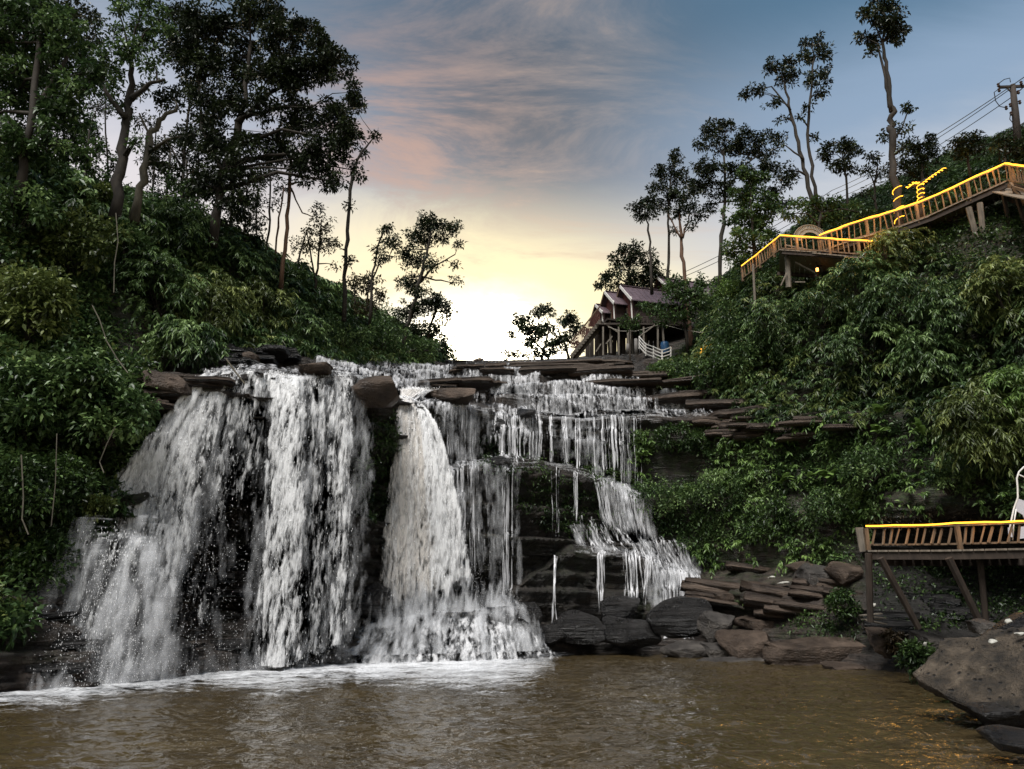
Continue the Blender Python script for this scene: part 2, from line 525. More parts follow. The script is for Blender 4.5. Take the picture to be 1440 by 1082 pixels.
# ------------------------------------------------------------------ the rock wall, both banks and the stepped river bed: one lofted sheet
# every key column lists its profile from under the pool to the far ground: (photo row, metres ahead)
KEY = {
 -800: [('z', -1, 7), ('z', .05, 8), (800, 9), (770, 9.8), (600, 10.5), (590, 11), (400, 12), (380, 13), (250, 14), (190, 15), (130, 17), (120, 30)],
 -250: [('z', -1, 13), ('z', .05, 14.5), (800, 15.5), (780, 16.5), (600, 17), (590, 18), (400, 19), (390, 20), (250, 21), (200, 23), (150, 27), (140, 45)],
 0:    [('z', -1, 16), ('z', .05, 17.6), (850, 18.3), (840, 19.3), (660, 19.6), (650, 20.2), (505, 20.4), (490, 21.6), (350, 22.2), (300, 23.6), (240, 26), (232, 45)],
 120:  [('z', -1, 17.6), ('z', .05, 19), (838, 20.2), (800, 21), (700, 21.5), (690, 22.0), (530, 22.2), (512, 23.6), (420, 24.5), (350, 26), (285, 29), (277, 48)],
 205:  [('z', -1, 19), ('z', .05, 20.6), (850, 21.8), (820, 22.8), (700, 23), (690, 23.2), (527, 22.4), (515, 25), (440, 27), (380, 28.5), (310, 31), (302, 50)],
 300:  [('z', -1, 20.6), ('z', .05, 22.4), (885, 23.8), (865, 24.4), (720, 24.6), (712, 24.9), (529, 23.2), (517, 27), (470, 29.2), (430, 31), (342, 34), (334, 52)],
 400:  [('z', -1, 22), ('z', .05, 23.8), (885, 25.2), (865, 25.7), (720, 25.8), (712, 26), (529, 24.4), (518, 29), (492, 31.5), (468, 34), (396, 38), (390, 56)],
 490:  [('z', -1, 23.6), ('z', .05, 25.6), (875, 26.9), (860, 27.3), (720, 27.5), (712, 27.8), (533, 25.9), (522, 31), (513, 36), (495, 41), (440, 46), (436, 62)],
 560:  [('z', -1, 25), ('z', .05, 27.4), (872, 28.8), (860, 29.3), (700, 29.8), (696, 30), (562, 28.9), (550, 32), (532, 36.5), (517, 42), (478, 52), (476, 66)],
 612:  [('z', -1, 26), ('z', .05, 28.4), (862, 29.9), (855, 30.6), (664, 31), (654, 32), (572, 31.4), (560, 34.5), (545, 38), (526, 43), (507, 50), (506, 72)],
 700:  [('z', -1, 27.6), ('z', .05, 30), (845, 31.8), (838, 32.3), (658, 32.2), (644, 33.6), (582, 34), (566, 36), (549, 38.6), (528, 42), (508, 48), (507, 72)],
 800:  [('z', -1, 30), ('z', .05, 32.4), (776, 33.4), (764, 34.6), (668, 35), (656, 36.2), (592, 36.6), (578, 38), (546, 39.8), (530, 42), (506, 48), (504, 72)],
 900:  [('z', -1, 31.5), ('z', .05, 33.8), (790, 35), (774, 36), (704, 36.2), (694, 36.8), (591, 37), (580, 38.6), (553, 40.6), (530, 43), (500, 50), (490, 62)],
 980:  [('z', -1, 31), ('z', .05, 33.2), (815, 35.2), (800, 36.2), (704, 36.4), (694, 36.8), (589, 37), (576, 39), (556, 41), (530, 44), (484, 52), (410, 62)],
 1060: [('z', -1, 28), ('z', .05, 30.4), (842, 32), (800, 34), (700, 35), (690, 35.3), (590, 35.6), (577, 37), (500, 38.5), (440, 39.5), (398, 41), (370, 60)],
 1150: [('z', -1, 25.6), ('z', .05, 28), (852, 30), (790, 32.5), (700, 33), (690, 33.4), (585, 33.6), (572, 35), (480, 36), (425, 37), (372, 39), (300, 56)],
 1250: [('z', -1, 22.4), ('z', .05, 24.6), (885, 26.5), (790, 30.5), (700, 30.2), (690, 30.6), (580, 31), (564, 32.4), (470, 33), (390, 34.2), (320, 36), (262, 52)],
 1350: [('z', -1, 18), ('z', .05, 20), (890, 27), (800, 31), (705, 27.6), (690, 28), (562, 29), (548, 30), (460, 30.6), (360, 32.2), (270, 34.5), (213, 50)],
 1440: [('z', -1, 14.5), ('z', .05, 16.6), (895, 25), (800, 29.5), (705, 25.6), (690, 26), (545, 27), (528, 28), (440, 28.6), (335, 30.2), (245, 33), (182, 46)],
 1760: [('z', -1, 9.5), ('z', .05, 11.2), (900, 14), (760, 17), (690, 18), (680, 19), (500, 20), (480, 21), (400, 22), (280, 23.4), (200, 26), (150, 42)],
 2300: [('z', -1, 4.5), ('z', .05, 5.4), (900, 6.4), (760, 8), (690, 8.6), (680, 9), (500, 10), (480, 11), (400, 12), (280, 13), (200, 14), (150, 25)],
}
SEG = [4, 30, 14, 36, 12, 40, 20, 26, 22, 26, 10]
kx = np.array(sorted(KEY))
prof = np.zeros((len(kx), 12, 2))
for i, k in enumerate(kx):
    for j, e in enumerate(KEY[k]):
        prof[i, j] = (py_of(e[1], e[2]), e[2]) if e[0] == 'z' else e
upx = np.concatenate([np.linspace(-800, -60, 60, endpoint=False), np.arange(-60, 1500, 3.2), np.linspace(1500, 2300, 60)])
NU = len(upx)
ctrl = np.zeros((NU, 12, 2))
for j in range(12):
    for c in range(2):
        ctrl[:, j, c] = np.interp(upx, kx, prof[:, j, c])
# natural wander of the ledge lines
for j in range(1, 11):
    amp = {1: 0, 2: 9, 3: 6, 4: 9, 5: 6, 6: 2.0, 7: 2.5, 8: 4, 9: 3, 10: 2.0}[j]
    ctrl[:, j, 0] += amp * (fbm(upx / 45.0, j * 3.1, 0, 11, 3))
    ctrl[:, j, 1] += (0.9 if j < 10 else 0) * fbm(upx / 60.0, j * 7.7, 5, 12, 3)
cidx = np.concatenate([np.linspace(j, j + 1, SEG[j], endpoint=False) for j in range(11)] + [[11.0]])
NV = len(cidx)
j0 = np.minimum(cidx.astype(int), 10)
fr = cidx - j0
PP = ctrl[:, j0, :] * (1 - fr)[None, :, None] + ctrl[:, j0 + 1, :] * fr[None, :, None]
d_ = 541.0 - PP[..., 0]
yc = F * CP - SP * d_
zc = F * SP + CP * d_
G = np.stack([(upx[:, None] - 720) / yc * PP[..., 1], PP[..., 1], CH + zc / yc * PP[..., 1]], -1)

def grid_normals(G):
    du = np.gradient(G, axis=0)
    dv = np.gradient(G, axis=1)
    n = np.cross(du, dv)
    n /= np.linalg.norm(n, axis=-1, keepdims=True) + 1e-9
    return n
Nn = grid_normals(G)

# which parts carry earth and plants rather than bare rock
LEFT_VEG = [(-900, -200), (0, 200), (160, 260), (300, 310), (400, 360), (500, 410), (625, 480), (612, 516), (470, 512), (410, 500), (330, 512), (225, 505), (205, 530), (215, 600), (170, 720), (110, 790), (0, 900), (-900, 1000)]
RIGHT_VEG = [(905, 545), (930, 500), (985, 470), (1000, 390), (1060, 380), (1240, 330), (1440, 170), (2400, 100), (2400, 760), (1440, 735), (1330, 712), (1220, 735), (1205, 790), (1110, 800), (985, 790), (915, 730), (880, 680), (885, 612), (960, 604), (1060, 590), (1010, 560)]
gx, gy = proj(G)
veg = np.maximum(in_poly(gx, gy, LEFT_VEG), in_poly(gx, gy, RIGHT_VEG)).astype(float)
vegs = veg.copy()
for _ in range(10):
    vegs[1:-1, 1:-1] = (vegs[1:-1, 1:-1] * 2 + vegs[:-2, 1:-1] + vegs[2:, 1:-1] + vegs[1:-1, :-2] + vegs[1:-1, 2:]) / 6

X_, Y_, Z_ = G[..., 0], G[..., 1], G[..., 2]
hor = np.sqrt(Nn[..., 0] ** 2 + Nn[..., 1] ** 2)
rockw = 1 - 0.7 * vegs
under = np.clip((cidx - 0.9) / 0.4, 0, 1)[None, :]
far = np.clip((10.3 - cidx) / 0.6, 0, 1)[None, :]
# bedding: layers of differing thickness, each broken into blocks that stand out or are worn back
zt = Z_ + 0.03 * X_ + 0.35 * fbm(X_ * 0.10, Y_ * 0.10, 0, 21, 3)
def beds(th, s, bw):
    k = np.floor(zt / th + 0.35 * _h(np.floor(zt * 0), np.floor(zt * 0), np.floor(zt * 0), s))
    off = _h(k, k * 0, k * 0, s + 1) * 10
    w = bw * (0.6 + 1.2 * _h(k, k * 0 + 1, k * 0, s + 2))
    blk = np.floor(X_ / w + off + 0.3 * vnoise(X_ * 0.8, Z_ * 0.8, Y_ * 0, s + 5))
    fr_ = zt / th - np.floor(zt / th)
    return 0.6 * _h(k, k * 0, k * 0, s + 3) + 0.4 * _h(k, blk, k * 0, s + 4) - 0.5 + 0.45 * (fr_ - 0.5)
strata = 1.05 * beds(0.70, 31, 3.0) + 0.45 * beds(0.24, 41, 1.2)
d = hor * strata * rockw * under * far
# on the flats of the river bed the beds make small steps
flat = 1 - hor
stp = 0.30 * (beds(0.40, 51, 2.0))
lump = 0.35 * fbm(X_ * 0.55, Y_ * 0.55, Z_ * 0.55, 61, 4) * under * far
G2 = G.copy()
hd = Nn.copy(); hd[..., 2] *= 0.25
G2 += hd * d[..., None] + Nn * lump[..., None]
low = (cidx[None, :] > 6.4) & (cidx[None, :] < 9.8)
G2[..., 2] += np.where(low, 0.12 * stp * rockw, 0)
# the inclined river bed is a staircase of thin beds: flat treads, upright risers, each tapering out sideways
def stairs(z, h, x, y, s):
    ph = 0.9 * fbm(x * 0.16, y * 0.16, 0, s, 3)
    t = z / h + ph
    f = t - np.floor(t)
    g = np.clip((f - 0.60) / 0.30, 0, 1)
    return h * (np.floor(t) + g * g * (3 - 2 * g) - ph), g * (f > .6) + (1 - f / .6) * (f <= .6)
low2 = np.clip((cidx - 6.5) / 0.3, 0, 1) * np.clip((10.1 - cidx) / 0.3, 0, 1)
wst = low2[None, :] * (1 - vegs)
zz = G2[..., 2]
z1, o1 = stairs(zz, 1.05, X_, Y_, 131)
z2, o2 = stairs(z1, 0.38, X_, Y_, 141)
outp = wst * (0.55 * (o1 - .5) + 0.22 * (o2 - .5))
G2[..., 1] -= outp
G2[..., 2] = zz + wst * (0.55 * (z1 - zz) + 0.45 * (z2 - zz))
wv = np.abs(fbm(X_ * 1.7, Y_ * 1.7, Z_ * 2.5, 71, 3)) * 0.16 * rockw * under * far
G2 += Nn * wv[..., None]
G = G2
gx, gy = proj(G)

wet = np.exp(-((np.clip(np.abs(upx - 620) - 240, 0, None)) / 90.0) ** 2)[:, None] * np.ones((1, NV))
deck_shade = np.exp(-((np.clip(1235 - upx, 0, None)) / 25.0) ** 2)[:, None] * np.exp(-((np.clip(np.abs(cidx - 2.4) - 1.0, 0, None)) / .25) ** 2)[None, :]
wet = np.maximum(wet, 1.6 * deck_shade)  # shade under the lower deck, painted in through the wet tint
mossn = np.clip(0.35 + 1.2 * fbm(G[..., 0] * 0.35, G[..., 1] * 0.35, G[..., 2] * 0.5, 81, 4), 0, 1)
cliffmoss = mossn * 0.9 * ((cidx > 1.3) & (cidx < 6.0))[None, :]
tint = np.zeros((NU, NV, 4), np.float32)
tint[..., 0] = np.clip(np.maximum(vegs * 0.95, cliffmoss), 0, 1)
tint[..., 1] = wet  # wet rock by the falls plus the painted deck shade
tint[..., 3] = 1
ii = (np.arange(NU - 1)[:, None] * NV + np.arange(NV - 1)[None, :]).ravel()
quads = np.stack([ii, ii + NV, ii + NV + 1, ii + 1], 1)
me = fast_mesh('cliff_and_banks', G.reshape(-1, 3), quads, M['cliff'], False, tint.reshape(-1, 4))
cliff = tag(link('cliff_and_banks', me), 'layered dark rock wall and overgrown banks behind the pool', 'cliff', kind='structure')

def tri_depth():
    return G[..., 1]

_gxf, _gyf, _Gf = gx[:, :].ravel(), gy.ravel(), G.reshape(-1, 3)
_order = np.argsort(_gxf)
_gxs = _gxf[_order]
def terr(px, py, r=9.0):
    """first point of the banks or the wall seen in this direction"""
    a, b = np.searchsorted(_gxs, px - r), np.searchsorted(_gxs, px + r)
    idx = _order[a:b]
    m = np.abs(_gyf[idx] - py) < r
    idx = idx[m]
    if len(idx) == 0:
        return None
    k = idx[np.argmin(_Gf[idx, 1])]
    return Vector(_Gf[k])

# ------------------------------------------------------------------ far ground to the horizon, pool bed and water
mg, tg, bg_ = new_mat('forest_floor')
vv = objvec(tg)
L(tg, ramp(tg, [(0.35, (0.018, 0.022, 0.010)), (0.65, (0.05, 0.045, 0.022))], noise(tg, vv, 0.3, 6)).outputs[0], bg_.inputs['Base Color'])
bg_.inputs['Roughness'].default_value = 0.95
nx = 60
xs = np.linspace(-900, 900, nx)
ys = np.concatenate([np.linspace(-300, 75, 30), np.linspace(90, 1400, 40)])
XX, YY = np.meshgrid(xs, ys, indexing='ij')
edge = np.clip((YY - 58) / 20, 0, 1)
ZZ = -3.0 + edge * (15.0 + 2.5 * fbm(XX * 0.02, YY * 0.02, 0, 91, 3))
ZZ = np.where((np.abs(XX) > 45) & (YY < 58), 9 + 3 * fbm(XX * 0.05, YY * 0.05, 0, 92, 3), ZZ)
ZZ = np.where(YY < -25, 1.5, ZZ)
ii = (np.arange(nx - 1)[:, None] * len(ys) + np.arange(len(ys) - 1)[None, :]).ravel()
q = np.stack([ii, ii + len(ys), ii + len(ys) + 1, ii + 1], 1)
tag(link('ground', fast_mesh('ground', np.stack([XX, YY, ZZ], -1).reshape(-1, 3), q, mg, True)), kind='structure')

def mat_water():
    m, t, b = new_mat('muddy_pool_water')
    v = objvec(t, (1, 1.15, 1))
    n = noise(t, objvec(t, (0.3, 0.3, 0.3)), 1.0, 3)
    L(t, ramp(t, [(0.3, (0.040, 0.029, 0.014)), (0.7, (0.066, 0.048, 0.023))], n).outputs[0], b.inputs['Base Color'])
    b.inputs['Roughness'].default_value = 0.05
    b.inputs['IOR'].default_value = 1.7
    b.inputs['Specular IOR Level'].default_value = 0.8
    h = mth(t, 'ADD', noise(t, v, 2.3, 2, 0.5, 0.9), mth(t, 'MULTIPLY', noise(t, v, 6, 2, 0.5, 0.5), 0.22))
    bump(t, b, h, 1.0, 0.09)
    return m
M['water'] = mat_water()
gxs = np.concatenate([np.linspace(-60, -16.5, 14), np.arange(-16, 16, 0.115), np.linspace(16.5, 60, 14)])
gys = np.concatenate([np.linspace(-25, 4.5, 12), np.arange(5, 16, 0.075), np.arange(16, 36, 0.17), [37, 40]])
XX, YY = np.meshgrid(gxs, gys, indexing='ij')
fy = np.clip((YY - 4.5) / 3, 0, 1) * (np.abs(XX) < 16.3)
w1 = fbm(XX * 0.8 + 0.3 * YY, YY * 1.1, 0, 101, 2)
w2 = fbm(XX * 2.2, YY * 2.6 - XX * .5, 3, 102, 2)
rip = (1 - np.abs(w1) * 1.8) * 0.05 + (1 - np.abs(w2) * 2) * 0.042
w3 = fbm(XX * 4.2 + YY, YY * 5.0 - XX * 1.3, 7, 103, 2)
rip = rip + (1 - np.abs(w3) * 2.2) * 0.022
ZZ = (rip - 0.095) * fy
ii = (np.arange(len(gxs) - 1)[:, None] * len(gys) + np.arange(len(gys) - 1)[None, :]).ravel()
q = np.stack([ii, ii + len(gys), ii + len(gys) + 1, ii + 1], 1)
tag(link('pool_water', fast_mesh('pool_water', np.stack([XX, YY, ZZ], -1).reshape(-1, 3), q, M['water'], True)),
    'muddy brown rippled pool below the waterfalls', 'pool', kind='structure')
# ------------------------------------------------------------------ falling water
def mat_fall(name, col=(0.80, 0.80, 0.80), sx=7.0, sz=1.5, gain=5.0, top=1.0, big=0.16):
    m, t, b = new_mat(name)
    at = N(t, 'ShaderNodeAttribute', attribute_name='tint')
    sp = N(t, 'ShaderNodeSeparateColor')
    L(t, at.outputs['Color'], sp.inputs[0])          # r: how full the strand is, g: seed, b: tan tint
    c = N(t, 'ShaderNodeTexCoord')
    mp = N(t, 'ShaderNodeMapping')
    L(t, c.outputs['Object'], mp.inputs[0])
    mp.inputs['Scale'].default_value = (sx, sx * 0.35, sz)
    off = N(t, 'ShaderNodeVectorMath', operation='ADD')
    cmb = N(t, 'ShaderNodeCombineXYZ')
    sd3 = mth(t, 'FLOOR', mth(t, 'MULTIPLY', sp.outputs[1], 3.0))
    L(t, mth(t, 'MULTIPLY', sd3, 37.0), cmb.inputs[0])
    L(t, mth(t, 'MULTIPLY', sd3, 91.0), cmb.inputs[2])
    L(t, mp.outputs[0], off.inputs[0])
    L(t, cmb.outputs[0], off.inputs[1])
    n = noise(t, off.outputs[0], 1.0, 4, 0.65, 0.25)
    lo_ = N(t, 'ShaderNodeMapping')
    L(t, c.outputs['Object'], lo_.inputs[0])
    lo_.inputs['Scale'].default_value = (1.9, 0.6, 0.55)
    nb_ = noise(t, lo_.outputs[0], 1.0, 3, 0.6, 0.5)
    n = mth(t, 'ADD', n, mth(t, 'MULTIPLY', mth(t, 'SUBTRACT', nb_, 0.5), big * 2.2))
    uv = N(t, 'ShaderNodeUVMap', uv_map='UVMap')
    su = N(t, 'ShaderNodeSeparateXYZ')
    L(t, uv.outputs[0], su.inputs[0])
    e = mth(t, 'ABSOLUTE', mth(t, 'SUBTRACT', mth(t, 'MULTIPLY', su.outputs[0], 2.0), 1.0))
    edge = mth(t, 'SUBTRACT', 1.0, mth(t, 'POWER', e, 2.0))
    # threshold falls as the strand gets fuller; the edges need more
    thr = mth(t, 'SUBTRACT', 0.80, mth(t, 'MULTIPLY', mth(t, 'MULTIPLY', sp.outputs[0], edge), 0.34))
    al = mth(t, 'MULTIPLY', mth(t, 'MULTIPLY', mth(t, 'SUBTRACT', n, thr), gain, clamp=True), top)
    cc = mixc(t, sp.outputs[2], col, (0.72, 0.62, 0.50))
    L(t, cc, b.inputs['Base Color'])
    b.inputs['Roughness'].default_value = 0.35
    b.inputs['Specular IOR Level'].default_value = 0.4
    bump(t, b, n, 0.6, 0.08)
    tl = N(t, 'ShaderNodeBsdfTranslucent')
    L(t, cc, tl.inputs[0])
    ms = N(t, 'ShaderNodeMixShader')
    ms.inputs[0].default_value = 0.3
    L(t, b.outputs[0], ms.inputs[1])
    L(t, tl.outputs[0], ms.inputs[2])
    tp = N(t, 'ShaderNodeBsdfTransparent')
    ma = N(t, 'ShaderNodeMixShader')
    L(t, al, ma.inputs[0])
    L(t, tp.outputs[0], ma.inputs[1])
    L(t, ms.outputs[0], ma.inputs[2])
    L(t, ma.outputs[0], t.nodes['Material Output'].inputs[0])
    return m
M['fall'] = mat_fall('falling_white_water', (0.86, 0.86, 0.86))
M['fall_thin'] = mat_fall('thin_falling_water', (0.86, 0.86, 0.88), sx=10.0, sz=0.8, gain=4.0, big=0.05)
M['cascade'] = mat_fall('water_over_ledges', (0.84, 0.84, 0.86), sx=6.0, sz=2.4, gain=3.6, big=0.12)
M['veil'] = mat_fall('drifting_veil_of_spray', (0.84, 0.85, 0.87), sx=4.0, sz=1.0, gain=2.4, top=0.34)
M['churn'] = mat_fall('churning_water', (0.86, 0.86, 0.87), sx=4.0, sz=3.0, gain=3.5)

def mat_drop():
    m, t, b = new_mat('white_spray')
    b.inputs['Base Color'].default_value = (0.80, 0.80, 0.80, 1)
    b.inputs['Roughness'].default_value = 0.4
    return m
M['drop'] = mat_drop()

def on_water_(px, py):
    x, y, z = ray(px, py)
    k = (0.03 - CH) / z
    return np.array([x * k, y * k, 0.03])

class Strands:
    """ribbons of water, slightly bowed across, joined into one mesh per stream"""
    def __init__(self):
        self.V, self.F, self.C, self.U, self.n = [], [], [], [], 0
    def add(self, P, w, full, seed, tan=0.0, bow=0.35, up=False):
        P = np.asarray(P, float)
        n = len(P)
        if n < 2: return
        w = np.broadcast_to(np.asarray(w, float), (n,))
        full = np.broadcast_to(np.asarray(full, float), (n,))
        if up: bow = 0.0
        rad = P.mean(0); rad = np.array([rad[0], rad[1], 0]); rad /= np.linalg.norm(rad)
        side = np.array([rad[1], -rad[0], 0.0]) if not up else np.array([-.3 * rad[0], -.3 * rad[1], 0.95])
        s = np.concatenate([[0], np.cumsum(np.linalg.norm(np.diff(P, axis=0), axis=1))])
        vs = []
        for k, u in enumerate((-1, 0, 1)):
            q = P + side * (u * w[:, None] / 2)
            if u == 0: q = q - rad * (w[:, None] * bow * 0.5)
            vs.append(q)
        V = np.stack(vs, 1).reshape(-1, 3)
        U = np.stack([np.tile([0, .5, 1], n), np.repeat(s, 3)], 1)
        C = np.zeros((n * 3, 4)); C[:, 0] = np.repeat(full, 3); C[:, 1] = seed; C[:, 2] = tan; C[:, 3] = 1
        b = self.n + np.arange(n - 1) * 3
        F_ = np.concatenate([np.stack([b, b + 1, b + 4, b + 3], 1), np.stack([b + 1, b + 2, b + 5, b + 4], 1)])
        self.V.append(V); self.U.append(U); self.C.append(C); self.F.append(F_); self.n += n * 3
    def build(self, name, mat, parent=None):
        me = fast_mesh(name, np.concatenate(self.V), np.concatenate(self.F), mat, True, np.concatenate(self.C), np.concatenate(self.U))
        return link(name, me, parent)

def drops(P, size, stretch, seed=0):
    """small elongated drops (double pyramids)"""
    P = np.asarray(P, float)
    n = len(P)
    r = np.random.default_rng(seed)
    a = r.uniform(0, 6.28, n)
    size = np.broadcast_to(size, (n,)) * r.uniform(0.5, 1.3, n)
    st = np.broadcast_to(stretch, (n,)) * r.uniform(0.6, 1.4, n)
    V = np.zeros((n, 5, 3))
    for k in range(3):
        V[:, k] = P + np.stack([np.cos(a + k * 2.094) * size, np.sin(a + k * 2.094) * size, np.zeros(n)], 1)
    V[:, 3] = P + np.stack([0 * size, 0 * size, size * st], 1)
    V[:, 4] = P - np.stack([0 * size, 0 * size, size * st], 1)
    b = (np.arange(n) * 5)[:, None, None]
    F_ = (b + np.array([[0, 1, 3], [1, 2, 3], [2, 0, 3], [1, 0, 4], [2, 1, 4], [0, 2, 4]])[None]).reshape(-1, 3)
    return V.reshape(-1, 3), F_

def drop_obj(name, P, size, stretch, parent=None, seed=0):
    V, F_ = drops(P, size, stretch, seed)
    o = link(name, fast_mesh(name, V, F_, M['drop'], False), parent)
    o['kind'] = 'stuff'
    return o

def col_path(px, ctop, cbot, gap=0.06, drift=0.0, step=0.22):
    """down the wall along one photo column: clings to the rock, falls free where the rock is worn back"""
    v1, v0 = np.searchsorted(cidx, ctop), np.searchsorted(cidx, cbot)
    v1 = min(v1, NV - 1)
    vs = np.arange(v1, v0, -1)
    t = np.linspace(0, 1, len(vs))
    pxs = px + drift * t
    ui = np.clip(np.searchsorted(upx, pxs), 1, NU - 1)
    f = (pxs - upx[ui - 1]) / (upx[ui] - upx[ui - 1])
    Q = G[ui - 1, vs] * (1 - f)[:, None] + G[ui, vs] * f[:, None]
    sl = Q[:, 0] / Q[:, 1]
    if len(sl) > 8:
        k_ = min(31, len(sl) // 2 * 2 - 1)
        sl = np.convolve(np.pad(sl, k_ // 2, mode='reflect', reflect_type='odd'), np.ones(k_) / k_, 'valid')
    near = np.minimum(np.minimum(G[np.clip(ui - 3, 0, NU - 1), vs, 1], G[np.clip(ui + 2, 0, NU - 1), vs, 1]), Q[:, 1])
    Yw = np.minimum.accumulate(near - gap)
    z = np.minimum.accumulate(Q[:, 2] + gap * 0.6)
    P = np.stack([sl * Yw, Yw, z], 1)
    s = np.concatenate([[0], np.cumsum(np.linalg.norm(np.diff(P, axis=0), axis=1))])
    keep = np.concatenate([[True], np.diff(s) > 1e-4])
    P, s = P[keep], s[keep]
    if len(P) < 2 or s[-1] < 0.1: return None
    m = max(3, int(s[-1] / step))
    ss = np.linspace(0, s[-1], m)
    return np.stack([np.interp(ss, s, P[:, k]) for k in range(3)], 1)

def row_path(px0, px1, c, r):
    v = min(np.searchsorted(cidx, c), NV - 1)
    a, b_ = np.searchsorted(upx, px0), np.searchsorted(upx, px1)
    if b_ - a < 3: return None
    Q = G[a:b_, v].copy()
    k = 5
    for q in (1, 2):
        Q[:, q] = np.convolve(np.pad(Q[:, q], k // 2, mode='edge'), np.ones(k) / k, 'valid')
    Q[:, 1] -= 0.10; Q[:, 2] += 0.05
    return Q

def cascade(name, label, specs, mat, seed, group='waterfalls and cascades of the rock wall', rows=()):
    """specs: (px from, px to, ctop, cbot, count, width m, fullness, drift)"""
    r = np.random.default_rng(seed)
    S = Strands()
    for (a, b_, ct, cb, n, w, full, drift) in specs:
        for i in range(n):
            px = r.uniform(a, b_)
            t = (px - a) / max(1e-6, b_ - a)
            dr = drift * r.uniform(0.6, 1.4) if isinstance(drift, (int, float)) else float(np.interp(t, [0, 1], drift))
            P = col_path(px, ct + r.uniform(-.12, .12), cb + r.uniform(-.1, .25), 0.04 + 0.10 * r.random(), dr)
            if P is None: continue
            k = len(P)
            ww = w * r.uniform(0.5, 1.5) * (1 + 0.35 * fbm(np.arange(k) * 0.35, i * 3.3, seed, 5, 2))
            ff = full * r.uniform(0.75, 1.2) * (1 + 0.25 * fbm(np.arange(k) * 0.25, i * 1.7, seed, 6, 2))
            ff = ff * np.clip((k - 1 - np.arange(k)) / (0.18 * k + 1), 0.25, 1)
            S.add(P, ww, ff, r.random())
    for (a, b_, c0, c1, n, w, full) in rows:
        for i in range(n):
            px = r.uniform(a, b_); ln = r.uniform(12, 46)
            P = row_path(px, min(px + ln, b_ + 8), r.uniform(c0, c1), r)
            if P is None: continue
            t = np.linspace(0, 1, len(P))
            S.add(P, w * r.uniform(.5, 1.5) * (0.25 + np.sin(math.pi * t)), full * r.uniform(.8, 1.2), r.random(), up=True)
    o = S.build(name, mat)
    return tag(o, label, 'waterfall', group, 'structure')

def ballistic(p0, v, T, n=26, z_end=0.05):
    t = np.linspace(0, T, n)
    P = np.stack([p0[0] + v[0] * t, p0[1] + v[1] * t, p0[2] + v[2] * t - 4.9 * t * t], 1)
    k = P[:, 2] > z_end
    return P[k]

def lip(px, c=6.0):
    v = np.searchsorted(cidx, c)
    ui = np.clip(np.searchsorted(upx, px), 1, NU - 1)
    f = (px - upx[ui - 1]) / (upx[ui] - upx[ui - 1])
    return G[ui - 1, v] * (1 - f) + G[ui, v] * f

# --- broad fall on the left: dense at its right half, a thin veil in the middle, a jet thrown out to the left
r = np.random.default_rng(3)
S = Strands()
dp = []
def left_fall(px, full, w, vx, vy, T=1.42, cut=1.0, jit=0.0):
    p = lip(px, 6.05) + np.array([0, -0.05, 0.06])
    back = p + np.array([0.05 * r.normal(), 0.9, 0.10])
    P = ballistic(p, (vx, -vy, -0.15), T * cut)
    P = P + np.stack([fbm(np.arange(len(P)) * .3, px * .13, 0, 3, 2), 0 * P[:, 0], 0 * P[:, 0]], 1) * (0.10 + jit)
    P = np.concatenate([back[None], P])
    k = len(P)
    t = np.linspace(0, 1, k)
    S.add(P, w * (0.8 + 0.9 * t), full * (1.12 - 0.28 * t) * (1 + 0.25 * fbm(t * 9, px * .31, 2, 8, 2)), r.random())
    return P
for i in range(120):                      # right half: white, netted
    px = r.uniform(378, 490)
    P = left_fall(px, 1.0 if (px < 425 or r.random() < .35) else 0.78, r.uniform(0.22, 0.5), 0.80 - 0.0030 * (px - 376) + r.normal(0, 0.07), r.uniform(0.45, 1.1))
    if i % 1 == 0: dp.append(P)
for i in range(34):                       # heavier column
    px = r.uniform(380, 412)
    P = left_fall(px, 1.12, r.uniform(0.3, 0.55), r.normal(0.78, 0.08), r.uniform(0.8, 1.2)); dp.append(P)
for i in range(150):                       # short broken veil in the middle
    px = r.uniform(300, 385)
    P = left_fall(px, 0.98, r.uniform(0.25, 0.45), r.normal(-0.15, 0.12), r.uniform(0.4, 0.9), cut=r.uniform(0.2, 0.66))
for i in range(9):
    px = r.uniform(300, 380)
    P = left_fall(px, 0.62, r.uniform(0.25, 0.5), r.normal(-0.25, 0.15), r.uniform(0.5, 0.9)); dp.append(P)
def jet(px, full, w, slope, cut):
    p = lip(px, 6.05) + np.array([0, -0.05, 0.08])
    sdist = np.linspace(0, (p[2] - .05) * cut, 26)
    P = np.stack([p[0] - slope * sdist, p[1] - 0.42 * np.sqrt(sdist) * r.uniform(.7, 1.2), p[2] - sdist], 1)
    P[:, 0] += 0.16 * fbm(sdist * .9, px * .13, 0, 3, 2)
    P = np.concatenate([(p + np.array([.15, .9, .10]))[None], P])
    t = np.linspace(0, 1, len(P))
    S.add(P, w * (0.32 + 1.5 * t), full * (1.12 - 0.25 * t) * (1 + 0.25 * fbm(t * 9, px * .31, 2, 8, 2)), r.random())
    return P
for i in range(150):                      # the jet that leans out to the left
    u = r.random() ** 1.1
    px = 291 + 46 * u
    P = jet(px, 1.2 - 0.30 * u, r.uniform(0.35, 0.7), 0.50 - 0.40 * u + r.normal(0, .03), r.uniform(0.75, 1.0))
    dp.append(P)
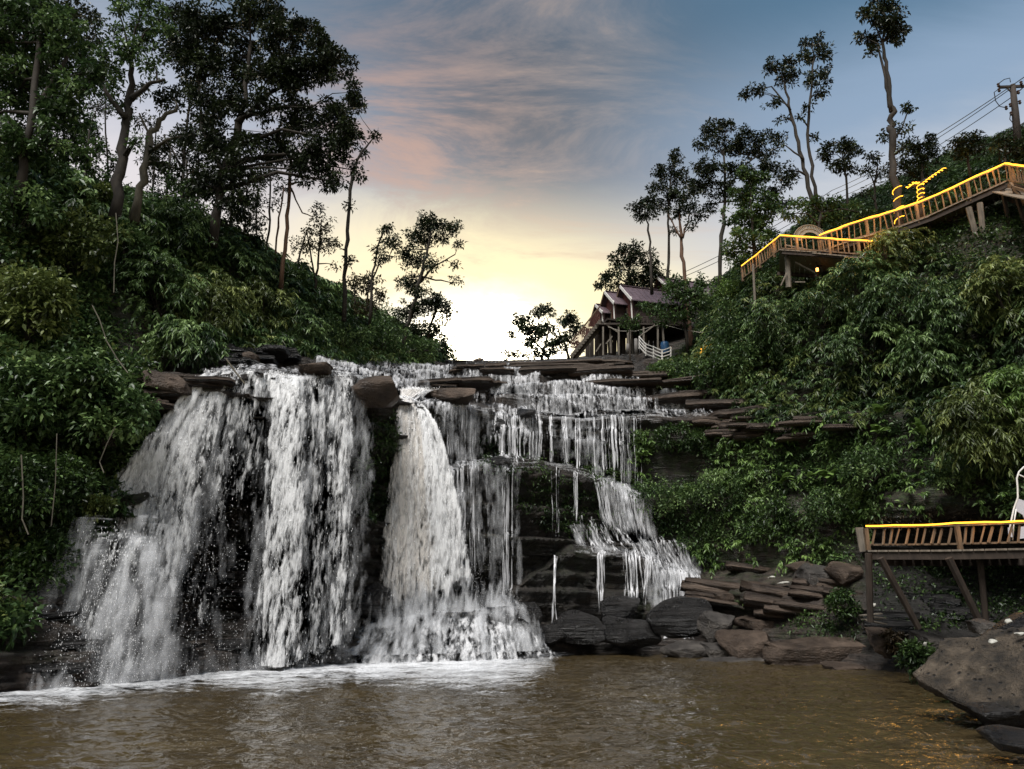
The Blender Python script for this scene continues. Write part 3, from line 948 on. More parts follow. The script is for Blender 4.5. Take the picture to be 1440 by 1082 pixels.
# where the jet strikes the ledge it breaks and spreads
for i in range(70):
    a = W(r.uniform(145, 210), r.uniform(745, 850), 20.1)
    P = ballistic(np.array(a), (r.normal(-0.55, 0.75), -r.uniform(0.1, 0.7), r.uniform(0.0, 0.8)), 1.2)
    if len(P) > 2: S.add(P, r.uniform(0.25, 0.55) * np.linspace(0.8, 1.5, len(P)), r.uniform(0.70, 0.98), r.random()); dp.append(P)
SV = Strands()
S_keep, S = S, SV
for i in range(16):
    px = r.uniform(315, 385); left_fall(px, r.uniform(.7, 1.0), r.uniform(.6, 1.0), r.normal(-.2, .15), r.uniform(.4, .9), cut=r.uniform(.5, 1))
for i in range(34):
    px = r.uniform(380, 500); left_fall(px, r.uniform(.8, 1.15), r.uniform(.7, 1.2), r.normal(.5, .15), r.uniform(.5, 1.2))
for i in range(60):
    u = r.random() ** 1.2; jet(295 + 42 * u, r.uniform(1.0, 1.5), r.uniform(.6, 1.1), 0.50 - .36 * u + r.normal(0, .03), r.uniform(.8, 1.0))
for i in range(90):
    a = W(r.uniform(135, 225), r.uniform(725, 870), 20.2)
    P_ = ballistic(np.array(a), (r.normal(-0.5, 0.8), -r.uniform(0.1, 0.9), r.uniform(0.0, 1.2)), 1.2)
    if len(P_) > 2: S.add(P_, r.uniform(.7, 1.4), r.uniform(.9, 1.4), r.random())
for i in range(80):
    px = r.uniform(60, 500); yb = np.interp(px, [60, 500], [975, 935])
    p_ = W(px, yb - r.uniform(30, 90), np.interp(px, [60, 300, 500], [18.2, 21.2, 25])); q_ = on_water_(px, yb)
    S.add(np.linspace(np.array(p_), q_, 8), np.linspace(.5, 1.6, 8) * r.uniform(.6, 1.2), np.linspace(.6, 1.25, 8), r.random())
S = S_keep
lf = S.build('waterfall', M['fall'])
vo_ = SV.build('veil', M['veil'], lf)
tag(lf, 'broad left waterfall with a netted white curtain and a jet leaning out to the left', 'waterfall', 'waterfalls and cascades of the rock wall', 'structure')
Q = np.concatenate([np.repeat(p, 3, 0) for p in dp])
Q = Q[r.random(len(Q)) < 0.38]
tt = np.clip((8.8 - Q[:, 2]) / 8.8, 0, 1)
Q = Q + r.normal(0, 1, Q.shape) * (0.05 + 0.22 * tt)[:, None] + np.array([0, -0.05, 0])
Q = Q[Q[:, 2] > 0.03]
drop_obj('spray', Q, 0.009, 5, lf, 1)

# --- the plunge in the middle: leaves a narrow notch and spreads
S = Strands(); dp = []
def plunge(px, full, w, vx, vy, tan):
    p = lip(px, 6.05)
    p = np.array([p[0], p[1] - 0.1, p[2] + 0.05])
    back = W(px + 14 + r.normal(0, 8), 548, p[1] + 2.2)
    mid = (np.array(back) + p) / 2 + np.array([0, 0, 0.18])
    P = ballistic(p, (vx, -vy, -0.4), 1.40, z_end=1.3)
    P = np.concatenate([np.array(back)[None], mid[None], P])
    P[:, 0] += 0.08 * fbm(np.arange(len(P)) * .4, px * .3, 0, 3, 2)
    t = np.linspace(0, 1, len(P))
    S.add(P, w * (0.42 + 1.25 * t), full * (1.1 - 0.15 * t), r.random(), tan)
    return P
for i in range(210):
    u = r.random()
    px = 563 + 24 * u
    P = plunge(px, r.uniform(1.05, 1.4), r.uniform(0.32, 0.6), 0.08 + 1.72 * u + r.normal(0, .12), r.uniform(0.3, 1.1), r.uniform(0.1, 0.45) * (u < .6))
    dp.append(P)
cf = S.build('waterfall', M['fall'])
tag(cf, 'tall central plunge that spreads from a notch beside the perched brown boulder', 'waterfall', 'waterfalls and cascades of the rock wall', 'structure')
Q = np.concatenate([np.repeat(p, 2, 0) for p in dp])
tt = np.clip((9.5 - Q[:, 2]) / 9.5, 0, 1)
Q = Q + r.normal(0, 1, Q.shape) * (0.04 + 0.22 * tt)[:, None]
Q = Q[(Q[:, 2] > 0.03) & (r.random(len(Q)) < .7)]
drop_obj('spray', Q, 0.018, 2.8, cf, 2)

# --- cascades over the ledges
cascade('waterfall', 'white broken water at the head of the left fall and the notch', [
    (450, 600, 9.3, 6.05, 210, 0.26, 0.95, -10), (545, 640, 9.2, 6.1, 150, 0.26, 0.90, -25), (285, 500, 6.55, 5.95, 110, 0.34, 0.95, 0),
    (575, 640, 7.0, 5.2, 40, 0.30, 0.90, 6)], M['cascade'], 21, rows=[(450, 610, 7.0, 9.2, 110, .22, 1.25), (290, 500, 6.0, 6.6, 60, .2, 1.1)])
cascade('waterfall', 'uppermost low cascade under the skyline, pouring off a brown step', [
    (590, 690, 9.9, 8.4, 40, 0.16, 0.8, 0), (690, 765, 9.6, 7.6, 150, 0.24, 0.98, -12), (600, 720, 8.4, 7.1, 130, 0.24, 0.9, -8),
    (590, 690, 9.2, 8.2, 30, 0.40, 0.80, 0)], M['cascade'], 22, rows=[(600, 760, 7.2, 8.6, 80, .18, 1.2), (690, 770, 8.6, 9.4, 30, .18, 1.1)])
cascade('waterfall', 'wide fan of white water sliding over thin steps right of centre', [
    (740, 905, 8.6, 6.0, 300, 0.17, 0.88, 8), (780, 850, 8.7, 6.9, 110, 0.2, 1.0, 6), (860, 985, 7.6, 6.0, 170, 0.17, 0.85, 16), (720, 960, 6.6, 5.95, 220, 0.17, 0.95, 4),
    (690, 745, 7.0, 4.6, 36, 0.26, 0.92, -4)], M['cascade'], 23, rows=[(715, 960, 6.0, 7.2, 110, .16, 1.2), (730, 890, 7.0, 8.5, 70, .16, 1.1), (930, 1000, 6.2, 7.4, 40, .12, 1.0)])
specs = [(612, 668, 6.2, 4.1, 42, 0.15, 0.80, 2), (700, 735, 6.0, 4.0, 46, 0.22, 0.95, 2)]
for px, w, f, n in [(757, .12, .95, 4), (776, .12, .95, 4), (792, .14, .95, 4), (812, .12, .9, 4), (838, .10, .85, 3), (848, .12, .95, 4), (862, .16, 1.05, 6),
                    (872, .10, .85, 3), (884, .11, .9, 3), (892, .10, .85, 3), (826, .08, .75, 2), (900, .08, .7, 2), (744, .10, .85, 3), (768, .08, .7, 2), (855, .1, .8, 2)]:
    specs.append((px - 3, px + 4, 6.1, 4.0, n + 2, w * 1.25, f * 1.15, r.uniform(-3, 5)))
specs = [(a, b_, c, d, n, w * .72, f * 1.08, dr) for (a, b_, c, d, n, w, f, dr) in specs]
cascade('waterfall', 'row of thin white threads hanging from the long right-hand ledge', specs, M['fall_thin'], 24, rows=[(620, 930, 5.95, 6.15, 60, .10, 1.3)])
cascade('waterfall', 'narrow broken stream beside the central plunge on its right', [
    (628, 650, 4.9, 2.4, 34, 0.20, 1.02, 10), (650, 664, 4.6, 2.6, 10, 0.09, 1.0, 8), (668, 690, 4.5, 2.8, 8, 0.08, .95, 12), (620, 720, 4.9, 4.1, 40, 0.25, 0.95, 6)], M['fall_thin'], 25, rows=[(622, 720, 4.0, 4.7, 50, .11, 1.3)])
cascade('waterfall', 'single slender white column falling in front of the mossy wall', [(705, 722, 4.25, 1.45, 22, 0.085, .98, 0), (711, 717, 4.25, 1.45, 8, 0.12, 1.0, 0)], M['fall_thin'], 26)
cascade('waterfall', 'stepped cascade running down to the right over the mossy ledges', [
    (720, 840, 4.9, 4.1, 40, 0.2, 0.9, 10), (772, 788, 4.2, 2.6, 5, 0.08, .95, 3), (806, 812, 4.2, 3.0, 5, 0.10, 1.1, 2),
    (828, 905, 4.7, 2.9, 90, 0.13, 1.0, (30, 12)), (800, 960, 3.3, 2.0, 100, 0.16, .95, 26), (880, 975, 3.0, 1.6, 70, 0.16, 1.05, 22)], M['fall_thin'], 27,
    rows=[(720, 900, 4.0, 4.7, 70, .11, 1.2), (800, 980, 2.0, 2.9, 110, .13, 1.25)])
cascade('waterfall', 'thin drips and a small fan off the lowest right-hand ledge', [
    (780, 782, 2.3, 1.1, 5, 0.08, 1.3, 0), (842, 850, 2.3, 1.3, 8, 0.10, 1.2, 0), (874, 892, 2.3, 1.2, 16, 0.11, 1.08, 6), (908, 922, 2.3, 1.4, 12, 0.13, 1.15, -4),
    (925, 982, 2.3, 1.2, 70, 0.12, 1.08, 3), (930, 980, 1.5, 1.05, 40, 0.2, 1.15, 2)], M['fall_thin'], 28)

cascade('waterfall', 'soft thin veil of water behind the bright threads on the right', [
    (620, 690, 6.1, 4.1, 14, .7, 1.15, 0), (700, 900, 6.1, 4.0, 22, .7, 1.05, 2), (830, 905, 4.7, 2.9, 26, .6, 1.3, 22), (800, 975, 3.2, 1.9, 30, .6, 1.25, 24),
    (880, 980, 2.4, 1.1, 22, .6, 1.2, 3), (625, 720, 4.8, 2.4, 18, .6, 1.1, 8), (690, 735, 4.2, 1.4, 5, .5, 1.1, 0), (560, 760, 9.5, 7.0, 30, .7, 1.2, -6), (720, 960, 8.4, 6.0, 40, .7, 1.2, 4)], M['veil'], 31)

# --- foam, splash and the white apron under the plunge
def mat_foam():
    m, t, b = new_mat('foam')
    at = N(t, 'ShaderNodeAttribute', attribute_name='tint')
    sp = N(t, 'ShaderNodeSeparateColor')
    L(t, at.outputs['Color'], sp.inputs[0])
    v = objvec(t, (1, 1.8, 1))
    n = mth(t, 'ADD', mth(t, 'MULTIPLY', noise(t, v, 1.1, 5, 0.75, 0.8), 0.75), mth(t, 'MULTIPLY', noise(t, v, 7, 4, 0.7, .4), 0.35))
    al = mth(t, 'MULTIPLY', mth(t, 'SUBTRACT', n, mth(t, 'SUBTRACT', 0.74, mth(t, 'MULTIPLY', sp.outputs[0], 0.38))), 3.4, clamp=True)
    b.inputs['Base Color'].default_value = (0.78, 0.79, 0.81, 1)
    b.inputs['Roughness'].default_value = 0.5
    bump(t, b, n, 0.8, 0.12)
    tp = N(t, 'ShaderNodeBsdfTransparent')
    ma = N(t, 'ShaderNodeMixShader')
    L(t, al, ma.inputs[0]); L(t, tp.outputs[0], ma.inputs[1]); L(t, b.outputs[0], ma.inputs[2])
    L(t, ma.outputs[0], t.nodes['Material Output'].inputs[0])
    return m
M['foam'] = mat_foam()
def on_water(px, py):
    x, y, z = ray(px, py)
    k = (0.03 - CH) / z
    return np.array([x * k, y * k, 0.03])
BACK = [(-120, 985), (0, 978), (100, 968), (200, 958), (300, 950), (400, 936), (500, 926), (600, 915), (700, 908), (780, 910), (850, 912)]
FRONT = [(-120, 1012), (0, 1008), (100, 1004), (200, 985), (285, 966), (330, 980), (400, 990), (480, 972), (520, 958), (600, 966), (660, 976), (740, 972), (800, 958), (860, 940), (900, 930)]
na, nb = 260, 34
pxs = np.linspace(-120, 850, na)
bk = np.interp(pxs, *zip(*BACK)); ft = np.interp(pxs, *zip(*FRONT)) + 14 + 12 * fbm(pxs / 26, 0, 0, 8, 3)
V = np.zeros((na, nb, 3)); Cc = np.zeros((na, nb, 4)); Cc[..., 3] = 1
for j in range(nb):
    t = j / (nb - 1)
    P = np.array([on_water(a, b_ + (c - b_) * t) for a, b_, c in zip(pxs, bk, ft)])
    V[:, j] = P
    Cc[:, j, 0] = np.clip(1.3 - 1.15 * t + .25 * ((pxs > 500) & (pxs < 780)), 0, 1.1) * np.interp(pxs, [0, 300, 420], [.8, .85, 1]) * np.clip((150 + 700 - pxs) / 150, .0, 1)
V[..., 2] += 0.02 + 0.10 * np.abs(fbm(V[..., 0] * 1.4, V[..., 1] * 2.2, 0, 9, 3)) + 0.05
ii = (np.arange(na - 1)[:, None] * nb + np.arange(nb - 1)[None, :]).ravel()
q = np.stack([ii, ii + 1, ii + nb + 1, ii + nb], 1)
fo = link('foam', fast_mesh('foam', V.reshape(-1, 3), q, M['foam'], True, Cc.reshape(-1, 4)))
tag(fo, 'white foam drifting on the pool along the foot of the falls', 'foam', kind='structure')

# apron: water tumbling over a rounded heap of rock at the foot of the plunge
APR = [(505, 925), (530, 890), (570, 868), (610, 858), (650, 858), (690, 850), (715, 848), (735, 868), (752, 905)]
r = np.random.default_rng(17)
S = Strands()
tx = np.array([a for a, b_ in APR], float); ty = np.array([b_ for a, b_ in APR], float)
def apron_pt(px, t, lift=0.0):
    """t = 0 at the crest of the heap, 1 at the pool"""
    top = np.interp(px, tx, ty)
    Yt = np.interp(px, [505, 620, 752], [27.2, 28.9, 30.2])
    a = np.array(W(px, float(top), float(Yt)))
    dx = (px - 625) / 120.0
    b_ = np.array([a[0] + dx * 0.9, Yt - (1.5 + 0.8 * (1 - dx * dx)) * 1.0, 0.03])
    z = a[2] + (b_[2] - a[2]) * (t ** 1.35)
    p = a + (b_ - a) * t
    p[2] = z + lift
    return p
for i in range(420):
    px = r.uniform(508, 750) if i % 3 else r.uniform(540, 700)
    t0, t1 = r.uniform(0, .5), 1.0
    P = np.array([apron_pt(px + 3 * fbm(t * 4, i, 0, 4, 2), t, 0.05 + 0.06 * vnoise(px * .15, t * 6, i * 0.3, 3)) for t in np.linspace(t0, t1, 12)])
    full = 1.15 if 545 < px < 705 else 0.75
    S.add(P, r.uniform(0.18, 0.42), full * r.uniform(0.7, 1.1), r.random())
ap = S.build('waterfall', M['churn'])
S2 = Strands()
for i in range(70):
    px = r.uniform(520, 735)
    P = np.array([apron_pt(px, t, 0.35) for t in np.linspace(-0.25, 1.0, 9)])
    S2.add(P, r.uniform(.6, 1.2), r.uniform(.9, 1.4), r.random())
for i in range(80):
    px = r.uniform(545, 710); a = np.array(apron_pt(px, 0.1))
    S2.add(np.linspace(a + [r.normal(0, .2), -.3, r.uniform(.5, 2.4)], a + [0, -.4, 0], 6), np.linspace(.5, 1.5, 6), np.linspace(.4, 1.35, 6), r.random())
for i in range(70):
    px = r.uniform(500, 770); a = np.array(on_water_(px, r.uniform(926, 950)))
    S2.add(np.linspace(a + [r.normal(0, .3), -.1, r.uniform(.3, 1.1)], a, 6), np.linspace(.5, 1.5, 6), np.linspace(.4, 1.35, 6), r.random())
S2.build('veil', M['veil'], ap)
tag(ap, 'white apron of churning water over the rock heap below the central plunge', 'waterfall', 'waterfalls and cascades of the rock wall', 'structure')
# splash drops along the foot of every fall
Q = []
for (a, b_, y0, n, up_, sp_) in [(545, 720, 905, 3000, 0.9, 0.5), (390, 500, 930, 2200, 0.7, 0.35), (80, 300, 958, 2600, 0.8, 0.5), (560, 680, 868, 2600, 0.8, 0.4), (690, 735, 855, 500, .3, .2)]:
    for k in range(n):
        px = r.uniform(a, b_)
        base_ = on_water(px, y0 - (px - a) / (b_ - a) * (20 if y0 > 930 else 6))
        if y0 in (868, 855):
            base_ = apron_pt(px, 0.05)
        Q.append(base_ + np.array([r.normal(0, .15), -abs(r.normal(0, sp_)), abs(r.normal(0, 1)) ** 1.3 * up_ * 0.7]))
# fine spray hanging in front of the lower left wall
for k in range(2500):
    px = r.normal(165, 50); py = 965 - 190 * r.random() ** 1.2 * (1 if px > 130 else .6)
    if px < 40: continue
    p = np.array(W(px, py, 19.3 + r.normal(0, .5) + (px - 180) / 120 * 1.2)); Q.append(p)
for k in range(2500):
    px = r.normal(310, 50); py = 600 + 360 * r.random() ** 0.6
    if r.random() < .5: Q.append(np.array(W(px, py, 21.6 + r.normal(0, .3) + (px - 300) / 100 * 1.3)))
Q = np.array(Q); Q = Q[Q[:, 2] > 0.04]
sp_o = drop_obj('spray', Q, 0.007, 1.8, None, 5)
tag(sp_o, 'fine white spray hanging over the pool at the foot of the falls', 'spray', None, 'stuff')
# ------------------------------------------------------------------ plants
def unit(v):
    return v / (np.linalg.norm(v, axis=-1, keepdims=True) + 1e-9)

def leaf_arrays(C, D, Ln, Wd, r, shade, droop=0.15):
    """folded leaf of two faces each; C base, D direction, shade (n,) in 0..1"""
    n = len(C)
    D = unit(D)
    upv = unit(np.array([0, 0, 1.0]) + r.normal(0, .45, (n, 3)))
    S_ = unit(np.cross(D, upv))
    Nv = np.cross(S_, D)
    mid = C + D * (Ln * 0.42)[:, None]
    V = np.zeros((n, 4, 3))
    V[:, 0] = C
    V[:, 1] = mid + S_ * (Wd / 2)[:, None] + Nv * (Wd * 0.18)[:, None]
    V[:, 2] = C + D * Ln[:, None]; V[:, 2, 2] -= droop * Ln
    V[:, 3] = mid - S_ * (Wd / 2)[:, None] + Nv * (Wd * 0.18)[:, None]
    b = (np.arange(n) * 4)[:, None, None]
    Fc = (b + np.array([[0, 1, 2], [0, 2, 3]])[None]).reshape(-1, 3)
    Cc = np.ones((n, 4, 4)); Cc[..., 0] = np.clip(shade, 0, 1)[:, None]
    return V.reshape(-1, 3), Fc, Cc.reshape(-1, 4)

class Leaves:
    def __init__(self): self.V, self.F, self.C, self.n = [], [], [], 0
    def add(self, V, Fc, Cc):
        self.V.append(V); self.F.append(Fc + self.n); self.C.append(Cc); self.n += len(V)
    def build(self, name, mat, parent=None, origin=None):
        V = np.concatenate(self.V)
        if origin is not None: V = V - np.array(origin)
        return link(name, fast_mesh(name, V, np.concatenate(self.F), mat, False, np.concatenate(self.C)), parent)

def rand_dir(r, n, up=0.0):
    d = r.normal(0, 1, (n, 3)); d[:, 2] += up
    return unit(d)

def sprays(L_, B, O, ln, nleaf, leafL, leafW, r, shade, sag=0.6):
    """arching bamboo-like sprays: leaves fan out and droop along each arc"""
    m = len(B)
    t = np.linspace(0.25, 1.0, nleaf)[None, :] + r.uniform(-.04, .04, (m, nleaf))
    ln = np.broadcast_to(ln, (m,))
    Q = B[:, None] + O[:, None] * (ln[:, None] * t)[..., None]
    Q[..., 2] -= sag * ln[:, None] * t * t
    T = O[:, None] + np.zeros_like(Q); T = T * ln[:, None, None]; T[..., 2] -= 2 * sag * ln[:, None] * t
    T = unit(T)
    side = unit(np.cross(T, np.array([0, 0, 1.0])))
    sg = np.where(np.arange(nleaf) % 2 == 0, 1, -1)[None, :, None]
    D = T * 0.75 + side * sg * r.uniform(.3, 1.0, (m, nleaf, 1)) + np.array([0, 0, -0.35]) + r.normal(0, .2, Q.shape)
    n = m * nleaf
    sh = np.clip(np.repeat(shade, nleaf) + r.normal(0, .16, n), 0, 1)
    L_.add(*leaf_arrays(Q.reshape(-1, 3), D.reshape(-1, 3), leafL * r.uniform(.6, 1.3, n), leafW * r.uniform(.7, 1.3, n), r, sh, 0.2))

def tufts(L_, B, rad, nleaf, leafL, leafW, r, shade, up=0.5):
    m = len(B)
    n = m * nleaf
    rad = np.repeat(np.broadcast_to(rad, (m,)), nleaf)
    d = rand_dir(r, n, 0.25)
    Q = np.repeat(B, nleaf, 0) + d * (rad * r.random(n) ** 0.5)[:, None] * np.array([1, 1, .75])
    D = d * 0.8 + r.normal(0, .5, (n, 3)) + np.array([0, 0, -0.15])
    sh = np.clip(np.repeat(shade, nleaf) + r.normal(0, .18, n), 0, 1)
    L_.add(*leaf_arrays(Q, D, leafL * r.uniform(.6, 1.35, n), leafW * r.uniform(.7, 1.3, n), r, sh))

# ---- ground cover that nobody could count
HOLLOW = [(130, 400), (205, 400), (255, 465), (330, 488), (335, 520), (210, 526), (150, 505)]
def scatter(poly, dens, r, cmin=1.0, cmax=10.6):
    c = (G[:-1, :-1] + G[1:, 1:]) / 2
    a = np.linalg.norm(np.cross(G[1:, :-1] - G[:-1, :-1], G[:-1, 1:] - G[:-1, :-1]), axis=-1)
    pxc, pyc = proj(c)
    ok = in_poly(pxc, pyc, poly) & (cidx[:-1] > cmin)[None] & (cidx[:-1] < cmax)[None] & (upx[:-1] > -180)[:, None] & (upx[:-1] < 1620)[:, None]
    w = (a * ok).ravel()
    n = int(w.sum() * dens)
    k = r.choice(len(w), n, p=w / w.sum())
    i, j = k // (NV - 1), k % (NV - 1)
    u, v = r.random((n, 1)), r.random((n, 1))
    P = G[i, j] * (1 - u) * (1 - v) + G[i + 1, j] * u * (1 - v) + G[i, j + 1] * (1 - u) * v + G[i + 1, j + 1] * u * v
    nn = Nn[i, j]
    return P, nn

def cover(name, label, poly, dens, kind, mat, seed, ln=0.8, leaf=(0.26, 0.07), nleaf=12, patch=0.35, cmin=1.0, cmax=10.6):
    r = np.random.default_rng(seed)
    P, nn = scatter(poly, dens, r, cmin, cmax)
    pn = fbm(P[:, 0] * .35, P[:, 1] * .35, P[:, 2] * .35, seed, 3)
    keep = pn > -patch + r.normal(0, .08, len(P))
    hx, hy = proj(P)
    keep &= ~(in_poly(hx, hy, HOLLOW) & (r.random(len(P)) < .85) & (mat is not M['leaf_dry']))
    P, nn, pn = P[keep], nn[keep], pn[keep]
    sh = np.clip(0.45 + 0.75 * fbm(P[:, 0] * .6, P[:, 1] * .6, P[:, 2] * .6, seed + 9, 3) + r.normal(0, .12, len(P)), 0, 1)
    Lv = Leaves()
    out = unit(nn * np.array([1, 1, .4]) + r.normal(0, .45, P.shape) + np.array([0, 0, .55]))
    if kind == 'spray':
        sprays(Lv, P + nn * 0.05, out, ln * r.uniform(.5, 1.3, len(P)), nleaf, leaf[0], leaf[1], r, sh)
    else:
        tufts(Lv, P + nn * ln * 0.3, ln * 0.5, nleaf, leaf[0], leaf[1], r, sh)
    o = Lv.build(name, mat)
    return tag(o, label, 'undergrowth', None, 'stuff')

LEFT_NEAR = [(-200, 180), (0, 215), (160, 265), (230, 300), (225, 505), (205, 530), (215, 600), (170, 700), (110, 790), (0, 900), (-200, 990)]
LEFT_FAR = [(225, 296), (300, 312), (400, 362), (500, 412), (622, 482), (612, 514), (470, 512), (410, 498), (330, 508), (225, 505)]
R_UP = [(905, 545), (930, 508), (985, 480), (1000, 395), (1050, 380), (1150, 395), (1235, 390), (1260, 330), (1330, 370), (1440, 372), (1640, 330), (1640, 560), (1300, 585), (1130, 590), (1060, 590), (1010, 560)]
R_LOW = [(885, 612), (960, 604), (1060, 588), (1300, 592), (1640, 560), (1640, 735), (1330, 705), (1222, 735), (1205, 790), (1110, 805), (985, 795), (915, 735), (880, 680)]
R_TOP = [(1000, 400), (1060, 372), (1150, 290), (1260, 250), (1340, 200), (1440, 160), (1700, 100), (1700, 250), (1440, 250), (1380, 270), (1260, 330), (1160, 360), (1060, 400)]
R_DARK = [(1060, 375), (1160, 345), (1260, 322), (1380, 262), (1440, 240), (1700, 240), (1700, 335), (1440, 375), (1330, 375), (1260, 335), (1235, 400), (1075, 402)]
cover('undergrowth', 'dark broad-leaved creepers and shrubs covering the near left bank', LEFT_NEAR, 30, 'tuft', M['leaf_bank'], 201, 0.8, (0.215, 0.11), 11, 0.30)
cover('undergrowth', 'bamboo-like thicket covering the far left slope up to the head of the river', LEFT_FAR, 17, 'spray', M['leaf_bank'], 202, 1.0, (0.34, 0.085), 13, 0.5)
cover('undergrowth', 'dense bamboo-like thicket on the upper right bank below the lit walkway', R_UP, 20, 'spray', M['leaf_bank'], 203, 0.8, (0.24, 0.062), 15, 0.26)
cover('undergrowth', 'ferns and ivy on the lower right bank above the shore rocks', R_LOW, 24, 'tuft', M['leaf_bank'], 204, 0.6, (0.19, 0.085), 10, 0.16)
cover('undergrowth', 'grassy growth along the ridge behind the lit walkway', R_TOP, 20, 'spray', M['leaf_dark'], 205, 0.9, (0.35, 0.05), 10, 0.8, cmax=11)
cover('undergrowth', 'dark leaf tufts added to blacken the hollow under the platform and the walkway', R_DARK, 16, 'tuft', M['leaf_dark'], 211, 0.6, (0.2, 0.09), 9, 0.8)  # dark leaves stand in for the shade of this hollow
cover('undergrowth', 'moss and ivy tufts clinging to the wet wall between the falls', [(498, 585), (556, 585), (552, 720), (500, 740)], 20, 'tuft', M['leaf_dark'], 206, 0.35, (0.15, 0.07), 8, 0.1)
cover('undergrowth', 'small ivy patches on the wall behind the thin water threads', [(655, 600), (720, 605), (740, 640), (900, 620), (905, 740), (830, 760), (760, 745), (690, 690)], 13, 'tuft', M['leaf_dark'], 207, 0.35, (0.15, 0.07), 8, 0.05)
cover('undergrowth', 'withered brown growth on the bare patch above the lower deck', [(1225, 712), (1300, 706), (1420, 725), (1420, 742), (1222, 742)], 14, 'tuft', M['leaf_dry'], 208, 0.4, (0.16, 0.03), 9, 0.5)
cover('undergrowth', 'dark leaf tufts added to deepen the shade under the lower deck', [(1225, 782), (1480, 782), (1480, 885), (1245, 890)], 12, 'tuft', M['leaf_dark'], 213, 0.5, (0.15, 0.07), 9, 0.5)  # leaf cover added to darken the bank below the deck
cover('undergrowth', 'sparse weeds between the rocks of the right shore', [(990, 795), (1210, 785), (1235, 905), (1080, 890)], 20, 'tuft', M['leaf_dark'], 209, 0.4, (0.16, 0.05), 8, 0.0, cmin=1.1)
cover('undergrowth', 'dead stalks and litter hanging in the bare hollow of the left bank', [(120, 385), (200, 395), (205, 500), (150, 505)], 9, 'tuft', M['leaf_dry'], 210, 0.5, (0.2, 0.025), 7, 0.3)

LEFT_SKY = [(-200, 130), (0, 190), (160, 250), (300, 300), (400, 350), (500, 400), (630, 478), (610, 505), (560, 482), (490, 462), (400, 425), (300, 372), (160, 322), (0, 275), (-200, 230)]
cover('undergrowth', 'tall leafy fringe along the crest of the left slope', LEFT_SKY, 6, 'spray', M['leaf_bank'], 212, 2.3, (0.42, 0.12), 14, 0.9, cmin=8.8, cmax=11)

cover('undergrowth', 'fresh green ferns scattered over the lower right bank', R_LOW, 5, 'spray', M['leaf_bright'], 221, 0.7, (0.22, 0.075), 13, 0.1)
cover('undergrowth', 'yellowish young bamboo shoots scattered over the upper right bank', R_UP, 4, 'spray', M['leaf_yellow'], 222, 1.0, (0.34, 0.08), 14, 0.1)
cover('undergrowth', 'fresh bamboo shoots scattered over the far left slope', LEFT_FAR, 4, 'spray', M['leaf_yellow'], 223, 1.1, (0.36, 0.085), 14, 0.15)
cover('undergrowth', 'yellow-green creeper leaves scattered over the near left bank', LEFT_NEAR, 8, 'tuft', M['leaf_yellow'], 224, 0.7, (0.21, 0.11), 10, 0.05)

# ---- bushes one can point to
def bush(px, py, rx, ry, kind, mat, label, name='bush', group=None, dY=None, seed=0, cat='bush', fill=1.0, leaf=None):
    r = np.random.default_rng(1000 + seed * 17 + int(px) + int(py) * 3)
    T = terr(px, py + ry * 0.35) or terr(px, py) or W(px, py, 30)
    Y = T.y - (0.35 if dY is None else dY)
    m = mpp(py, Y)
    c = W(px, py, Y)
    RX, RZ = rx * m, ry * m
    RY = min(RX, RZ) * 0.8
    base = W(px, py + ry * 0.75, Y + 0.35)
    o = empty(name, base, label, cat, group)
    Lv = Leaves()
    # lumps of foliage, uneven in size, on and inside the outline
    nl = int(10 + rx * ry / 85)
    d = rand_dir(r, nl, 0.1)
    rr = r.uniform(0.45, 1.0, nl) ** 0.6
    B = np.array(c) + d * rr[:, None] * np.array([RX, RY, RZ]) * 0.88
    sh0 = np.clip(0.5 + 0.22 * r.normal(0, 1, nl), 0.05, .95)
    if kind == 'spray':
        k = int(11 * fill)
        Bq = np.repeat(B, k, 0) + r.normal(0, .12, (nl * k, 3)) * min(RX, RZ)
        out = unit((Bq - np.array(c)) * np.array([1, 1, .5]) / np.array([RX, RY, RZ]) + r.normal(0, .5, Bq.shape) + np.array([0, -.2, .45]))
        l, w = leaf or (0.235, 0.058)
        sprays(Lv, Bq, out, r.uniform(.35, .9, nl * k), 14, l, w, r, np.repeat(sh0, k), 0.7)
    else:
        l, w = leaf or (0.19, 0.095)
        k = int(70 * fill)
        tufts(Lv, B, r.uniform(.22, .42, nl) * min(RX, RZ) + 0.10, k, l, w, r, sh0)
    Lv.build('foliage', mat, o, base)
    mb = MB(base)
    for i in range(min(nl, 12)):
        q = Vector(B[i])
        h = base.lerp(q, 0.5) + Vector(r.normal(0, .08, 3)) + Vector((0, 0, .1))
        mb.tube([base + Vector((r.normal(0, .08), r.normal(0, .08), -0.15)), h, q], [0.030, 0.018, 0.006], 4, False)
    mb.build('stem', M['bark'], o)
    return o

